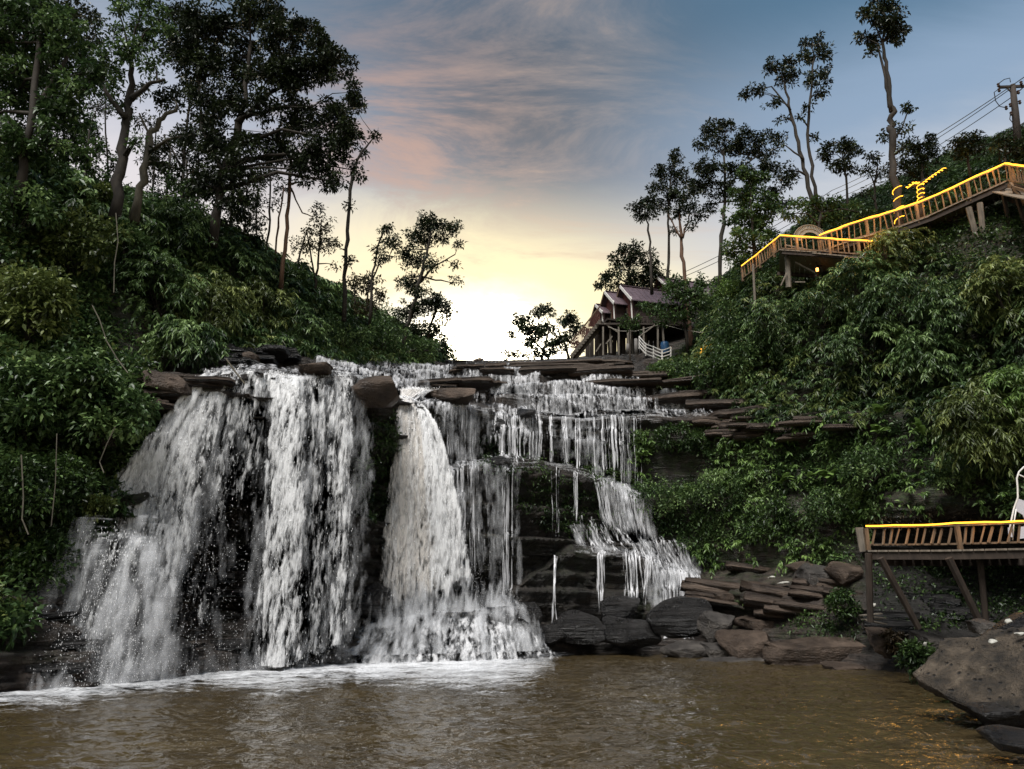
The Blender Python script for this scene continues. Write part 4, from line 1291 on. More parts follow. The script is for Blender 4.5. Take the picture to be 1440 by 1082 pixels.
GL, GR = 'bushes on the left bank', 'bushes on the right bank'
GC = 'bushes on the crest of the left slope'
BUSH = [
 (55, 245, 42, 28, 't', 'leaf_bank', 'crest bush right at the foot of the big corner tree', GC, .4),
 (128, 278, 36, 22, 't', 'leaf_yellow', 'crest bush just left of the vine-wrapped leaning trunk', GC, .4),
 (238, 312, 38, 24, 't', 'leaf_bank', 'crest bush between the pale leaning trunk and the biggest tree', GC, .4),
 (338, 352, 34, 26, 's', 'leaf_bank', 'crest bamboo tuft at the foot of the bushy pair of thin trunks', GC, .4),
 (418, 392, 30, 24, 't', 'leaf_bank', 'crest bush between the slender reddish trunk and the bronze tree', GC, .4),
 (462, 412, 24, 18, 't', 'leaf_bank', 'crest bush just left of the tall bare leaning trunk', GC, .4),
 (540, 452, 30, 22, 't', 'leaf_bank', 'crest bush at the foot of the small crooked tree', GC, .4),

 (155, 582, 58, 50, 't', 'leaf_bank', 'broad-leaved bush leaning out beside the upper left edge of the left waterfall', GL, 1.6),
 (105, 530, 60, 45, 't', 'leaf_bank', 'dark glossy bush just left of the one leaning out by the waterfall', GL, 1.6),
 (35, 560, 60, 70, 't', 'leaf_bank', 'large dark bush at the left photo edge level with the waterfall lip', GL, 1.0),
 (40, 430, 62, 58, 't', 'leaf_yellow', 'yellowish bush halfway up the left bank at the photo edge', GL, 0.9),
 (100, 345, 75, 52, 't', 'leaf_yellow', 'big yellow-green bush on the left bank under the leftmost tree', GL, 1.2),
 (20, 300, 60, 48, 't', 'leaf_bank', 'bush at the left photo edge directly under the leftmost tree', GL, 0.8),
 (172, 355, 38, 45, 't', 'leaf_bank', 'leafy shrub below the two leaning trunks, hung with a pale vine', GL, 0.7),
 (245, 320, 50, 42, 's', 'leaf_bank', 'bamboo clump at the foot of the biggest left tree', GL, 0.7),
 (225, 400, 52, 55, 's', 'leaf_bank', 'drooping bamboo clump in the middle of the left hillside', GL, 0.8),
 (288, 425, 50, 50, 's', 'leaf_yellow', 'lighter bamboo clump right of the drooping one on the left hillside', GL, 0.8),
 (265, 482, 42, 34, 's', 'leaf_bank', 'bamboo spray hanging down to the lip of the left waterfall', GL, 1.6),
 (325, 375, 45, 40, 's', 'leaf_bank', 'bamboo clump below the cluster of thin trunks on the left hill', GL, 0.7),
 (370, 430, 45, 42, 's', 'leaf_yellow', 'pale bamboo clump above the dark ledge at the waterfall lip', GL, 0.8),
 (425, 465, 42, 38, 's', 'leaf_bank', 'bushy thicket where the left slope meets the river head', GL, 0.6),
 (480, 475, 42, 34, 't', 'leaf_bank', 'rounded bush under the tall bare leaning trunk on the left slope', GL, 0.6),
 (535, 478, 42, 32, 't', 'leaf_bank', 'rounded bush beside the upper river, second from the slope end', GL, 0.6),
 (585, 492, 30, 22, 't', 'leaf_bank', 'last low bush at the right end of the left slope', GL, 0.5),
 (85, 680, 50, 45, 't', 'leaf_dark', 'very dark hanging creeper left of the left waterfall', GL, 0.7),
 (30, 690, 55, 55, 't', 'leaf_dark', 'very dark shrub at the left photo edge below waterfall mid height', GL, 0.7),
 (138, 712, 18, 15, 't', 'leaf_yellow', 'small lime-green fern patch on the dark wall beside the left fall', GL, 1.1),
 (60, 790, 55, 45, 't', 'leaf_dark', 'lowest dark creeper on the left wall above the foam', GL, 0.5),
 (1030, 400, 30, 42, 't', 'leaf_bright', 'bright green bushy shrub left of the lit viewing platform', GR, 0.8),
 (1028, 460, 40, 40, 't', 'leaf_bank', 'leafy shrub under the bright green one left of the platform', GR, 0.7),
 (1095, 455, 48, 40, 's', 'leaf_bank', 'bamboo clump below the thin post of the viewing platform', GR, 0.7),
 (1160, 430, 46, 36, 's', 'leaf_bank', 'bamboo clump directly below the hollow under the viewing platform', GR, 0.7),
 (1215, 395, 45, 42, 's', 'leaf_bank', 'bamboo clump right of the hollow under the viewing platform', GR, 0.8),
 (1268, 352, 48, 30, 's', 'leaf_yellow', 'yellowish bamboo clump lit by the walkway rope light', GR, 0.9),
 (1265, 420, 50, 42, 's', 'leaf_bank', 'dark green bamboo clump below the yellowish lamp-lit one', GR, 0.7),
 (1345, 430, 52, 45, 's', 'leaf_bank', 'bamboo clump below the V-shaped walkway posts', GR, 0.7),
 (1415, 410, 45, 45, 's', 'leaf_yellow', 'pale bamboo clump on the upper right at the photo edge', GR, 0.8),
 (1225, 480, 52, 36, 's', 'leaf_bank', 'blue-green bamboo clump in the middle of the right bank', GR, 0.6),
 (1310, 500, 48, 36, 's', 'leaf_bank', 'bamboo clump above the dark crevice of the right bank', GR, 0.6),
 (1050, 510, 46, 34, 't', 'leaf_bank', 'spreading shrub left of the middle of the right bank above the bare ledge', GR, 0.6),
 (1395, 590, 62, 52, 's', 'leaf_yellow', 'big arching bamboo clump at the right photo edge above the lower deck', GR, 1.4),
 (1435, 545, 40, 32, 's', 'leaf_bright', 'bright tip of bamboo at the right photo edge above the big arching clump', GR, 1.5),
 (945, 522, 42, 20, 't', 'leaf_bank', 'low shrub growing in front of the pale rail fence', GR, 0.6),
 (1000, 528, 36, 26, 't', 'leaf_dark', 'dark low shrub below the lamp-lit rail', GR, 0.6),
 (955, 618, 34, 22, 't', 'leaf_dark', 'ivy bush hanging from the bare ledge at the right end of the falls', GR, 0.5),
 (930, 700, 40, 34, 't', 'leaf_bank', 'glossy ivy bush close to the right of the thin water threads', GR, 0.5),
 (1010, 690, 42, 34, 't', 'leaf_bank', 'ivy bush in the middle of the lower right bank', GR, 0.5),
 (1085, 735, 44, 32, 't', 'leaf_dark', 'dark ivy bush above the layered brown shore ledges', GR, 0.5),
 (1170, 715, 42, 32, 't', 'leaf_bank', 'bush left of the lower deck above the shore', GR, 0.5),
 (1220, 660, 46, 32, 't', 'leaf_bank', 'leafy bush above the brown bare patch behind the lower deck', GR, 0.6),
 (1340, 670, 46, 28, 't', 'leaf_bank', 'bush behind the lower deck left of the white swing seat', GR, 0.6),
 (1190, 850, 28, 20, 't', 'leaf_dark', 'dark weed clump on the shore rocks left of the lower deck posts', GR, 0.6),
 (1300, 930, 36, 26, 't', 'leaf_dark', 'black-looking shrub at the waterside left of the big pitted boulder', GR, 1.2),
 (1265, 905, 24, 16, 't', 'leaf_dry', 'brown dry weed clump on the shore beneath the lower deck', GR, 1.0),
]
for i, (px, py, rx, ry, kd, mt, lab, grp, dY) in enumerate(BUSH):
    bush(px, py, rx, ry, 'spray' if kd == 's' else 'tuft', M[mt], lab,
         'bamboo_clump' if (kd == 's') else 'bush', grp, dY, i, 'bamboo' if kd == 's' else 'bush',
         leaf=(0.15, 0.07) if py > 640 else None)

# ---- single plants with large leaves: every leaf is a part
def big_leaf_mesh(name, ln, wd, mat, lobes):
    me_v, me_f = [], []
    n = 5
    for i in range(n + 1):
        t = i / n
        w = wd * math.sin(math.pi * min(1, t * 0.9 + 0.08)) ** 0.8 * (1 - 0.25 * (i % 2) * lobes)
        z = 0.25 * ln * math.sin(t * 2.2) - 0.30 * ln * t * t
        me_v += [(-w / 2, t * ln, z - w * .12), (0, t * ln, z), (w / 2, t * ln, z - w * .12)]
    for i in range(n):
        a = i * 3
        me_f += [(a, a + 1, a + 4, a + 3), (a + 1, a + 2, a + 5, a + 4)]
    me = bpy.data.meshes.new(name)
    me.from_pydata(me_v, [], me_f)
    me.update()
    at = me.attributes.new('tint', 'FLOAT_COLOR', 'POINT')
    at.data.foreach_set('color', np.tile([0.7, 0, 0, 1], len(me_v)).astype(np.float32))
    me.materials.append(mat)
    return me
def leafy_plant(px, py, ln, n, mat, label, wd=0.3, lobes=1.0, spread=1.0, seed=0, grp='large-leaved plants on the right bank'):
    T = terr(px, py) or W(px, py, 32)
    m = mpp(py, T.y)
    base = W(px, py + 3, T.y - 0.45)
    o = empty('leafy_plant', base, label, 'plant', grp)
    me = big_leaf_mesh('leaf', ln * m, wd * ln * m, mat, lobes)
    r = random.Random(seed + 5)
    for i in range(n):
        l = link('leaf', me, o)
        a = r.uniform(-1.5, 1.5) * spread + math.pi
        l.rotation_euler = (r.uniform(-.1, .7), r.uniform(-.3, .3), a)
        l.scale = (r.uniform(.8, 1.2),) * 3
        l.location = (r.uniform(-.08, .08), r.uniform(-.05, .05), r.uniform(-.1, .12))
    mb = MB(base)
    mb.tube([base + Vector((0, .5, -.3)), base + Vector((0, 0, .05))], [0.02, 0.012], 4)
    mb.build('stalk', M['bark'], o)
leafy_plant(1098, 676, 22, 6, M['leaf_bright'], 'bright green fern frond standing out on the lower right bank', 0.32, seed=1)
leafy_plant(1165, 668, 22, 7, M['leaf_bright'], 'large green taro-like plant right of the bright fern', 0.55, 0.0, seed=2)
leafy_plant(1296, 606, 24, 7, M['leaf_bright'], 'fern with big fanned fronds under the dark crevice of the right bank', 0.35, seed=3)
leafy_plant(1140, 668, 12, 6, M['leaf_bright'], 'small yellow-green seedling between the bright fern and the taro-like plant', 0.5, 0, seed=4)
leafy_plant(905, 636, 13, 8, M['leaf_bright'], 'bright small fern beside the last thin thread of water', 0.35, seed=5)
leafy_plant(968, 684, 11, 7, M['leaf_bright'], 'small bright seedling in the ivy right of the falls', 0.5, 0, seed=6)
leafy_plant(1200, 712, 14, 7, M['leaf_bright'], 'fresh green fern just above the left end of the lower deck', 0.45, seed=7)
leafy_plant(1237, 575, 12, 8, M['leaf_bright'], 'hanging vine with round leaves above the dark crevice', 0.7, 0, seed=8)
leafy_plant(1237, 603, 13, 8, M['leaf_bright'], 'hanging vine with round leaves below the dark crevice', 0.7, 0, seed=9)
leafy_plant(1185, 490, 16, 7, M['leaf_bright'], 'pale large-leaved sapling in the middle of the upper right bank', 0.4, seed=10)
leafy_plant(1265, 472, 18, 7, M['leaf_bright'], 'bright fern above the hanging vine in the upper right bank', 0.35, seed=11)
leafy_plant(515, 655, 16, 8, M['leaf_bank'], 'dark fern clinging to the wall between the two great falls', 0.4, seed=12)

# hanging vines on the left bank
def vine(pts, Y, label, rad=0.02):
    P = [W(x, y, Y) for x, y in pts]
    mb = MB(P[0])
    mb.tube(P, rad, 4)
    o = mb.build('vine', M['bark_pale'])
    o.location = P[0]
    return tag(o, label, 'vine', 'vines on the left bank')
vine([(163, 300), (166, 340), (161, 370), (160, 412)], 22.0, 'pale straight vine hanging in the hollow of the left bank')
vine([(130, 430), (140, 450), (150, 480), (165, 505), (180, 525)], 20.6, 'bent bare twig hanging over the bare hollow of the left bank')
vine([(162, 600), (150, 625), (140, 650), (146, 665)], 18.8, 'pale bare branch sticking out under the bush by the waterfall', 0.018)
vine([(30, 640), (33, 700), (31, 730), (40, 752)], 18.2, 'long bare root hanging at the left photo edge', 0.02)
vine([(80, 610), (78, 680), (72, 740)], 18.3, 'thin straight vine left of the bare hanging branch', 0.014)
vine([(318, 505), (330, 522), (344, 540)], 22.3, 'dead stick poking over the lip of the left waterfall', 0.03)

# ------------------------------------------------------------------ trees
def tree(Y, trunks, blobs, label, mat='leaf_tree', bark='bark', leaf=(5.5, 2.8), dens=1.0, group='trees on the left hill', name='tree', cr=9.0, twigs=1.0, vines=None):
    """trunks: lists of (px, py, radius in photo px); blobs: (px, py, rx, ry[, fill]) masses of the crown"""
    r = np.random.default_rng(int(trunks[0][0][0] * 7 + trunks[0][0][1] * 13))
    b0 = trunks[0][0]
    base = W(b0[0], b0[1], Y)
    o = empty(name, base, label, 'tree', group)
    mb = MB(base)
    nodes = []
    for tr in trunks:
        dY = r.uniform(-.3, .3)
        P, Rd = [], []
        for i, (x, y, w) in enumerate(tr):
            p = W(x, y, Y + (dY if i else 0))
            P.append(p); Rd.append(max(0.012, w * mpp(y, Y)))
        # finer, slightly crooked
        Q, Rq = [], []
        for i in range(len(P) - 1):
            for k in range(4):
                t = k / 4
                q = P[i].lerp(P[i + 1], t)
                if i or k: q = q + Vector(r.normal(0, 1, 3)) * Rd[i] * 0.35
                Q.append(q); Rq.append((Rd[i] * (1 - t) + Rd[i + 1] * t) * r.uniform(.88, 1.14))
        Q.append(P[-1]); Rq.append(Rd[-1])
        Q[0] = Q[0] + Vector((0, 0, -0.8 if tr is trunks[0] else 0)); Rq[0] *= 1.25
        mb.tube(Q, Rq, 7)
        nodes += list(zip(Q, Rq))
    Lv = Leaves()
    for bl in blobs:
        px, py, rx, ry = bl[:4]
        fill = bl[4] if len(bl) > 4 else 1.0
        m = mpp(py, Y)
        c = W(px, py, Y + r.normal(0, .4))
        rad = np.array([rx * m, min(rx, ry) * m * 0.9, ry * m])
        nc = max(5, int(rx * ry / (cr * cr) * 2.3))
        d = rand_dir(r, nc)
        B = np.array(c) + d * (r.random(nc)[:, None] ** 0.45) * rad * 0.93
        # limb from the nearest trunk point below
        cand = [(q, w) for q, w in nodes if q.z < c.z + rad[2] * 0.2] or nodes
        q0, w0 = min(cand, key=lambda t: (t[0] - c).length)
        lim = [q0, q0.lerp(c, .5) + Vector((0, 0, .12 * (c - q0).length)) + Vector(r.normal(0, .05, 3)) * (c - q0).length, c]
        lw = min(w0 * 0.7, 0.16)
        mb.tube(lim, [lw, lw * .65, lw * .3], 5, False)
        forks = [lim[1], lim[2], q0.lerp(lim[1], .6), lim[1].lerp(lim[2], .5)]
        for b_ in B:
            if r.random() > twigs: continue
            bv = Vector(b_)
            f = min(forks, key=lambda t: (t - bv).length)
            md = f.lerp(bv, .5) + Vector(r.normal(0, .09, 3)) * (bv - f).length
            mb.tube([f, md, bv], [max(0.02, lw * .32), max(0.014, lw * .2), 0.008], 3, False)
            if len(forks) < 14 and r.random() < .4: forks.append(md)
        area = math.pi * (cr * 0.95) ** 2
        k = max(5, int(dens * fill * 1.55 * area / (leaf[0] * leaf[1] * 0.55)))
        sh = np.clip(0.45 + r.normal(0, .2, nc), 0, 1)
        tufts(Lv, B, cr * m * r.uniform(.65, 1.25, nc), k, leaf[0] * m, leaf[1] * m, r, sh)
    mb.build('trunk', M[bark], o, True)
    Lv.build('crown', M[mat], o, base)
    if vines: pass
    return o

LH, RH = 'trees on the left hill', 'trees on the right hill'
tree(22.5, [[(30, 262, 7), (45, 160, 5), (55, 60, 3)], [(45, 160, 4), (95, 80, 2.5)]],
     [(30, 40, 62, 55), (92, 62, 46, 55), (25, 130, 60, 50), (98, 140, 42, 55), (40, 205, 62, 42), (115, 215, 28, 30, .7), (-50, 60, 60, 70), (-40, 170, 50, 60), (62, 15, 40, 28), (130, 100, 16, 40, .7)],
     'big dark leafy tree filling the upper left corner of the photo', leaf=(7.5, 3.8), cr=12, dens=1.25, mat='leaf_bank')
tree(26.5, [[(163, 292, 7.5), (172, 225, 6.5), (176, 170, 6), (186, 130, 5), (184, 85, 3)], [(176, 165, 4), (152, 135, 3), (142, 118, 2)], [(184, 140, 4), (208, 118, 3), (232, 112, 2)]],
     [(180, 75, 22, 28), (172, 150, 20, 24, .6), (205, 45, 28, 25), (225, 30, 22, 25, .8), (160, 45, 20, 18, .5), (190, 195, 14, 18, .5), (215, 90, 18, 26, .6), (152, 85, 20, 26, .8), (165, 10, 20, 20, .8), (205, 5, 24, 16, .8), (160, 115, 16, 18, .7)],
     'vine-wrapped dark trunk on the left hill, first of the two leaning ones', leaf=(6.5, 3.0), dens=1.05, mat='leaf_bank')
tree(28, [[(192, 290, 6), (203, 240, 5), (212, 190, 4.5), (224, 170, 3.5), (250, 150, 2)], [(203, 240, 2.5), (208, 185, 1.8), (196, 160, 1.2)]],
     [(240, 140, 26, 24), (262, 190, 24, 22, .6), (225, 230, 22, 18, .5), (255, 240, 26, 22, .6)],
     'pale leaning trunk on the left hill, right beside the vine-wrapped one', bark='bark_pale', leaf=(6, 2.8), dens=.95)
tree(31, [[(302, 325, 6), (312, 250, 5.5), (335, 175, 5), (345, 140, 4), (352, 60, 2.5)], [(335, 172, 4), (368, 140, 3), (420, 105, 2)], [(345, 165, 3), (385, 152, 2), (440, 150, 1.5)], [(312, 240, 3), (285, 180, 2.2), (280, 120, 1.5)]],
     [(300, 35, 52, 42), (365, 18, 55, 34), (405, 55, 52, 40), (275, 85, 40, 38), (335, 85, 48, 40), (400, 110, 48, 36), (450, 95, 42, 34), (480, 85, 22, 26, .8), (300, 140, 44, 36), (360, 150, 36, 28, .8), (420, 165, 40, 30), (462, 165, 36, 30), (495, 130, 14, 34, .8),
      (445, 215, 42, 34), (485, 200, 22, 40), (500, 240, 14, 16, .7), (300, 200, 36, 30, .9), (330, 235, 38, 34, .9), (290, 262, 32, 30, .8), (330, 280, 28, 22, .7), (465, 255, 26, 20, .8), (390, 200, 30, 22, .8), (430, 240, 26, 18, .7), (380, 100, 40, 30, .8), (350, 200, 26, 26, .8), (260, 60, 26, 40, .9), (455, 60, 30, 26), (375, 225, 24, 18, .6)],
     'biggest spreading tree on the left hill with a wide dark crown reaching over the river', leaf=(5.6, 2.8), dens=1.3, cr=10)
tree(30, [[(118, 275, 2.2), (122, 230, 1.8), (126, 180, 1.3)], [(122, 235, 1.4), (138, 205, 1)]],
     [(125, 170, 26, 26, .6), (140, 210, 24, 26, .6), (112, 225, 24, 26, .7), (145, 250, 24, 22, .7), (130, 270, 26, 16, .9), (150, 130, 18, 22, .5)],
     'thin understory tree between the corner tree and the vine-wrapped trunk', mat='leaf_bank', leaf=(6, 2.9), dens=.62)
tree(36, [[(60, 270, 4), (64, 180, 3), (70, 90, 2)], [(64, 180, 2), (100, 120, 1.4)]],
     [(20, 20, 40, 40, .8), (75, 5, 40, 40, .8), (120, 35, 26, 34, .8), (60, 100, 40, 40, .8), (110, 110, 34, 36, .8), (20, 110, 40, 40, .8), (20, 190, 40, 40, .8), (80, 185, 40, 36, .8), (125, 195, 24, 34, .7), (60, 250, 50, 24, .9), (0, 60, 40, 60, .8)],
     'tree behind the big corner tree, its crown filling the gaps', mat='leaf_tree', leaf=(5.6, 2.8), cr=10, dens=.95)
tree(38, [[(255, 310, 3), (258, 240, 2.4), (266, 150, 1.6)], [(258, 240, 1.6), (230, 190, 1.1)], [(262, 200, 1.5), (300, 160, 1)]],
     [(255, 205, 30, 32, .55), (285, 170, 28, 30, .7), (225, 215, 26, 26, .5), (255, 265, 30, 22, .6), (300, 215, 28, 26, .7), (295, 255, 26, 22, .7), (270, 120, 26, 28, .7), (250, 75, 24, 30, .8), (250, 20, 26, 28, .9), (330, 235, 26, 24, .6), (350, 270, 24, 22, .6), (375, 245, 20, 22, .5), (400, 190, 26, 22, .6)],
     'leafy tree behind the pale leaning trunk, mostly hidden by the biggest tree', mat='leaf_tree', leaf=(5.0, 2.5), cr=9, dens=1.1)
tree(39, [[(105, 278, 1.5), (108, 210, 1.2), (106, 150, .9)]], [(108, 150, 14, 18, .6), (100, 190, 12, 14, .5), (116, 245, 14, 18, .6)],
     'very slim trunk just right of the big corner tree', mat='leaf_tree', leaf=(4.6, 2.2), cr=7, dens=.9)
tree(39, [[(275, 322, 1.5), (278, 260, 1.2), (280, 200, .9)]], [(276, 225, 14, 18, .6), (284, 262, 14, 16, .6), (270, 290, 16, 14, .7)],
     'very slim trunk just left of the biggest tree on the left hill', mat='leaf_tree', leaf=(4.6, 2.2), cr=7, dens=.9)
tree(40, [[(362, 366, 1.4), (360, 310, 1.1), (363, 262, .8)]], [(362, 285, 14, 16, .6), (366, 320, 14, 16, .6), (356, 345, 16, 12, .7)],
     'very slim trunk just left of the thin dark one', mat='leaf_tree', leaf=(4.4, 2.1), cr=7, dens=.9)
tree(40, [[(150, 300, 1.6), (152, 240, 1.3), (148, 170, 1), (150, 110, .7)], [(210, 315, 1.5), (216, 250, 1.2), (220, 180, .9)]],
     [(150, 100, 20, 26, .6), (140, 150, 18, 24, .5), (155, 240, 16, 26, .5), (210, 230, 22, 26, .5), (205, 170, 18, 20, .5), (222, 270, 18, 22, .6), (175, 290, 22, 12, .7), (130, 60, 18, 22, .7), (200, 130, 14, 18, .5)],
     'thin background saplings seen between the two leaning trunks', mat='leaf_tree', leaf=(4.6, 2.2), cr=8, dens=.8)
tree(33, [[(232, 305, 2), (236, 260, 1.6), (240, 215, 1.2)], [(262, 312, 1.8), (264, 265, 1.4), (262, 225, 1)]],
     [(232, 280, 24, 22, .7), (255, 295, 28, 20, .8), (240, 250, 22, 22, .6), (268, 262, 22, 24, .7), (282, 300, 22, 20, .8), (222, 300, 20, 14, .8), (180, 270, 16, 18, .5), (205, 300, 20, 12, .8)],
     'leafy understory pair of saplings right of the pale leaning trunk', mat='leaf_bank', leaf=(5.6, 2.8), dens=.7)
tree(33, [[(397, 385, 3.0), (403, 320, 2.6), (407, 260, 2.3), (409, 205, 1.6)], [(407, 262, 1.4), (425, 300, .9), (440, 305, .7)]],
     [(410, 225, 20, 18, .7), (428, 255, 20, 14, .6), (442, 292, 16, 10, .5)],
     'slender reddish trunk standing straight on the left hill', bark='bark_red', leaf=(5.2, 2.4), dens=.7)
tree(35, [[(374, 372, 1.8), (379, 310, 1.5), (380, 262, 1.1), (378, 215, .8)]],
     [(378, 225, 14, 22, .6), (366, 250, 12, 14, .5), (352, 300, 22, 26, .6)], 'very thin dark trunk left of the slender reddish trunk', leaf=(5, 2.4), dens=.65)
tree(36, [[(385, 382, 1.6), (391, 320, 1.3), (399, 265, 1.0)]],
     [(398, 262, 11, 14, .6), (388, 285, 10, 12, .5)], 'thin slanting trunk between the dark and the reddish trunk', bark='bark_red', leaf=(5, 2.4), dens=.65)
tree(34, [[(322, 345, 1.8), (326, 290, 1.5), (330, 250, 1.1)], [(345, 355, 1.6), (344, 300, 1.3), (348, 255, 1.0)]],
     [(335, 300, 28, 30, .8), (352, 335, 22, 20, .7), (318, 320, 20, 20, .7)], 'bushy pair of thin trunks under the biggest left crown', leaf=(5, 2.4), dens=.8)
tree(38, [[(444, 402, 1.8), (447, 370, 1.5), (450, 335, 1.1), (452, 310, .8)], [(444, 400, 1.5), (438, 365, 1.2), (432, 330, .8)], [(416, 385, 1.4), (424, 350, 1.1), (432, 322, .7)]],
     [(448, 315, 26, 14, .7), (440, 340, 34, 20, .7), (466, 345, 18, 18, .6), (418, 345, 14, 16, .6), (415, 370, 12, 10, .6), (470, 372, 12, 10, .4)],
     'thin-leaved bronze tree with several stems behind the slender trunks', mat='leaf_warm', leaf=(4.6, 2.2), dens=.55, cr=7)
tree(36, [[(485, 432, 3), (487, 350, 2.6), (490, 300, 2.4), (496, 240, 2.0), (510, 212, 1.5), (527, 192, .9)]],
     [(490, 180, 16, 24, .9), (500, 150, 12, 22, .8), (527, 192, 7, 6, .8), (512, 214, 6, 8, .6), (492, 290, 3, 6, .5), (492, 366, 5, 5, .6)],
     'tall bare leaning trunk with a small tuft beside the biggest left crown', leaf=(5, 2.4), dens=.9, cr=7)
tree(42, [[(520, 445, 2), (523, 395, 1.7), (530, 350, 1.4), (540, 325, 1)], [(524, 392, 1.2), (538, 358, 1), (556, 362, .8)]],
     [(540, 322, 13, 9), (546, 338, 14, 9), (532, 352, 12, 9, .8), (540, 368, 14, 9, .7), (556, 345, 8, 6)],
     'small crooked tree with a flat tuft left of the lone round-crowned tree', leaf=(4.4, 2.2), dens=.95, cr=6)
tree(44, [[(500, 470, 1.6), (498, 430, 1.3), (500, 400, 1)], [(512, 470, 1.6), (516, 430, 1.3), (518, 400, 1)]],
     [(498, 405, 20, 20, .8), (520, 400, 20, 18, .8), (510, 432, 24, 18, .8), (535, 420, 14, 16, .7), (480, 440, 10, 16, .6)],
     'low bronze thicket tree between the tall bare trunk and the crooked tree', mat='leaf_warm', leaf=(4.4, 2.2), dens=.75, cr=7)
tree(46, [[(566, 485, 3.2), (578, 440, 2.8), (588, 400, 2.4), (600, 360, 1.8), (606, 325, 1.2)], [(588, 400, 1.6), (610, 375, 1.2), (640, 358, .8)], [(592, 390, 1.4), (620, 395, 1.0), (642, 398, .7)], [(600, 480, 2), (612, 440, 1.5), (620, 410, 1)]],
     [(606, 312, 26, 20), (590, 335, 24, 20), (620, 330, 24, 18), (640, 318, 12, 12), (645, 345, 8, 6, .7), (580, 365, 22, 18), (568, 352, 12, 12, .8), (605, 372, 22, 14, .7), (638, 372, 12, 8, .5), (640, 395, 10, 7, .5), (580, 400, 26, 20), (600, 425, 26, 22), (575, 440, 22, 22), (618, 430, 20, 18),
      (630, 440, 12, 14, .9), (612, 462, 22, 18), (590, 470, 24, 18), (624, 480, 14, 14, .8), (628, 495, 10, 8, .7), (558, 460, 14, 16, .8)],
     'lone tall round-crowned tree left of the sunset gap', leaf=(4.4, 2.1), dens=.9, cr=6.5)
# middle
CH_ = 'trees along the river head'
tree(56, [[(762, 506, 2.2), (766, 485, 1.8), (772, 465, 1.2)], [(800, 506, 2), (795, 485, 1.5), (785, 465, 1)], [(772, 505, 1.4), (752, 480, 1)]],
     [(735, 448, 18, 10), (765, 440, 22, 10), (795, 448, 20, 12), (812, 462, 10, 14), (740, 462, 16, 12), (770, 462, 20, 12, .8), (795, 475, 18, 14, .8), (745, 482, 14, 10), (762, 495, 18, 9), (812, 490, 10, 12, .9), (722, 470, 8, 8, .9), (780, 485, 22, 12, .9), (755, 470, 16, 12)],
     'low spreading tree on the skyline just right of the sunset gap', mat='leaf_tree', group=CH_, leaf=(4.4, 2.3), dens=1.4, cr=5.5)
tree(54, [[(712, 508, 1), (716, 496, .8)]], [(710, 498, 7, 8), (728, 498, 10, 8), (740, 500, 10, 6)], 'little sapling on the skyline left of the low spreading tree', mat='leaf_warm', group=CH_, leaf=(4, 2), cr=4.5)
# right
tree(60, [[(880, 430, 2.4), (884, 395, 1.8), (886, 365, 1.2)], [(884, 400, 1.2), (860, 385, .8)]],
     [(885, 350, 20, 12), (905, 365, 26, 16), (872, 368, 22, 14), (895, 385, 34, 14), (855, 390, 22, 12), (842, 402, 10, 8), (925, 385, 20, 14), (905, 402, 26, 12), (870, 402, 20, 8)],
     'dark round tree right behind the cabin roofs', group=RH, leaf=(4.4, 2.2), cr=6, dens=1.1)
tree(50, [[(916, 400, 2), (914, 350, 1.7), (911, 315, 1.2), (905, 290, .8)]],
     [(896, 292, 16, 10), (912, 282, 18, 12), (905, 306, 18, 10, .8), (918, 298, 12, 12, .8)], 'leftmost slender tree with a flat crown above the cabins', group=RH, leaf=(4.4, 2.1), cr=5.5)
tree(51, [[(940, 400, 2.2), (941, 340, 1.8), (939, 290, 1.4), (946, 230, .9)]],
     [(948, 225, 14, 14), (935, 245, 20, 14), (955, 250, 20, 14), (925, 265, 18, 12), (950, 275, 24, 14), (972, 265, 14, 16), (930, 290, 16, 10, .7)],
     'slender tree with a pointed crown, middle one above the cabins', group=RH, leaf=(4.4, 2.1), cr=6)
tree(50, [[(972, 492, 3.4), (967, 430, 3.0), (961, 370, 2.7), (957, 330, 2.0), (955, 290, 1.2)], [(958, 335, 1.4), (945, 312, 1), (938, 300, .7)], [(960, 335, 1.4), (968, 310, 1.0), (972, 290, .7)]],
     [(950, 300, 16, 12, .8), (968, 295, 16, 14, .9), (975, 318, 10, 10, .7), (950, 325, 8, 6, .5), (985, 305, 10, 14, .7), (965, 275, 12, 10, .8)],
     'tall reddish trunk rising beside the cabins', bark='bark_red', group=RH, leaf=(4.4, 2.1), cr=6)
tree(47, [[(1012, 400, 3), (1015, 330, 2.6), (1020, 270, 2), (1018, 220, 1.4)], [(1020, 270, 1.5), (1045, 235, 1.1), (1070, 215, .8)]],
     [(1000, 185, 22, 16), (1022, 178, 20, 12), (1050, 195, 28, 16), (990, 205, 16, 14, .8), (1018, 208, 24, 14, .8), (1070, 215, 22, 18), (1000, 235, 24, 16), (1035, 238, 26, 16, .8), (1085, 240, 18, 20), (990, 262, 22, 18), (1020, 265, 24, 16, .9), (1085, 270, 18, 18, .8), (1000, 292, 16, 12, .7), (1095, 195, 14, 14, .8), (1100, 290, 22, 18, .7), (1105, 250, 16, 18, .7), (985, 235, 14, 16, .8), (1040, 210, 20, 14, .8)],
     'broad dark crown tree behind the left end of the lit platform', group=RH, leaf=(4.6, 2.2), cr=6.5)
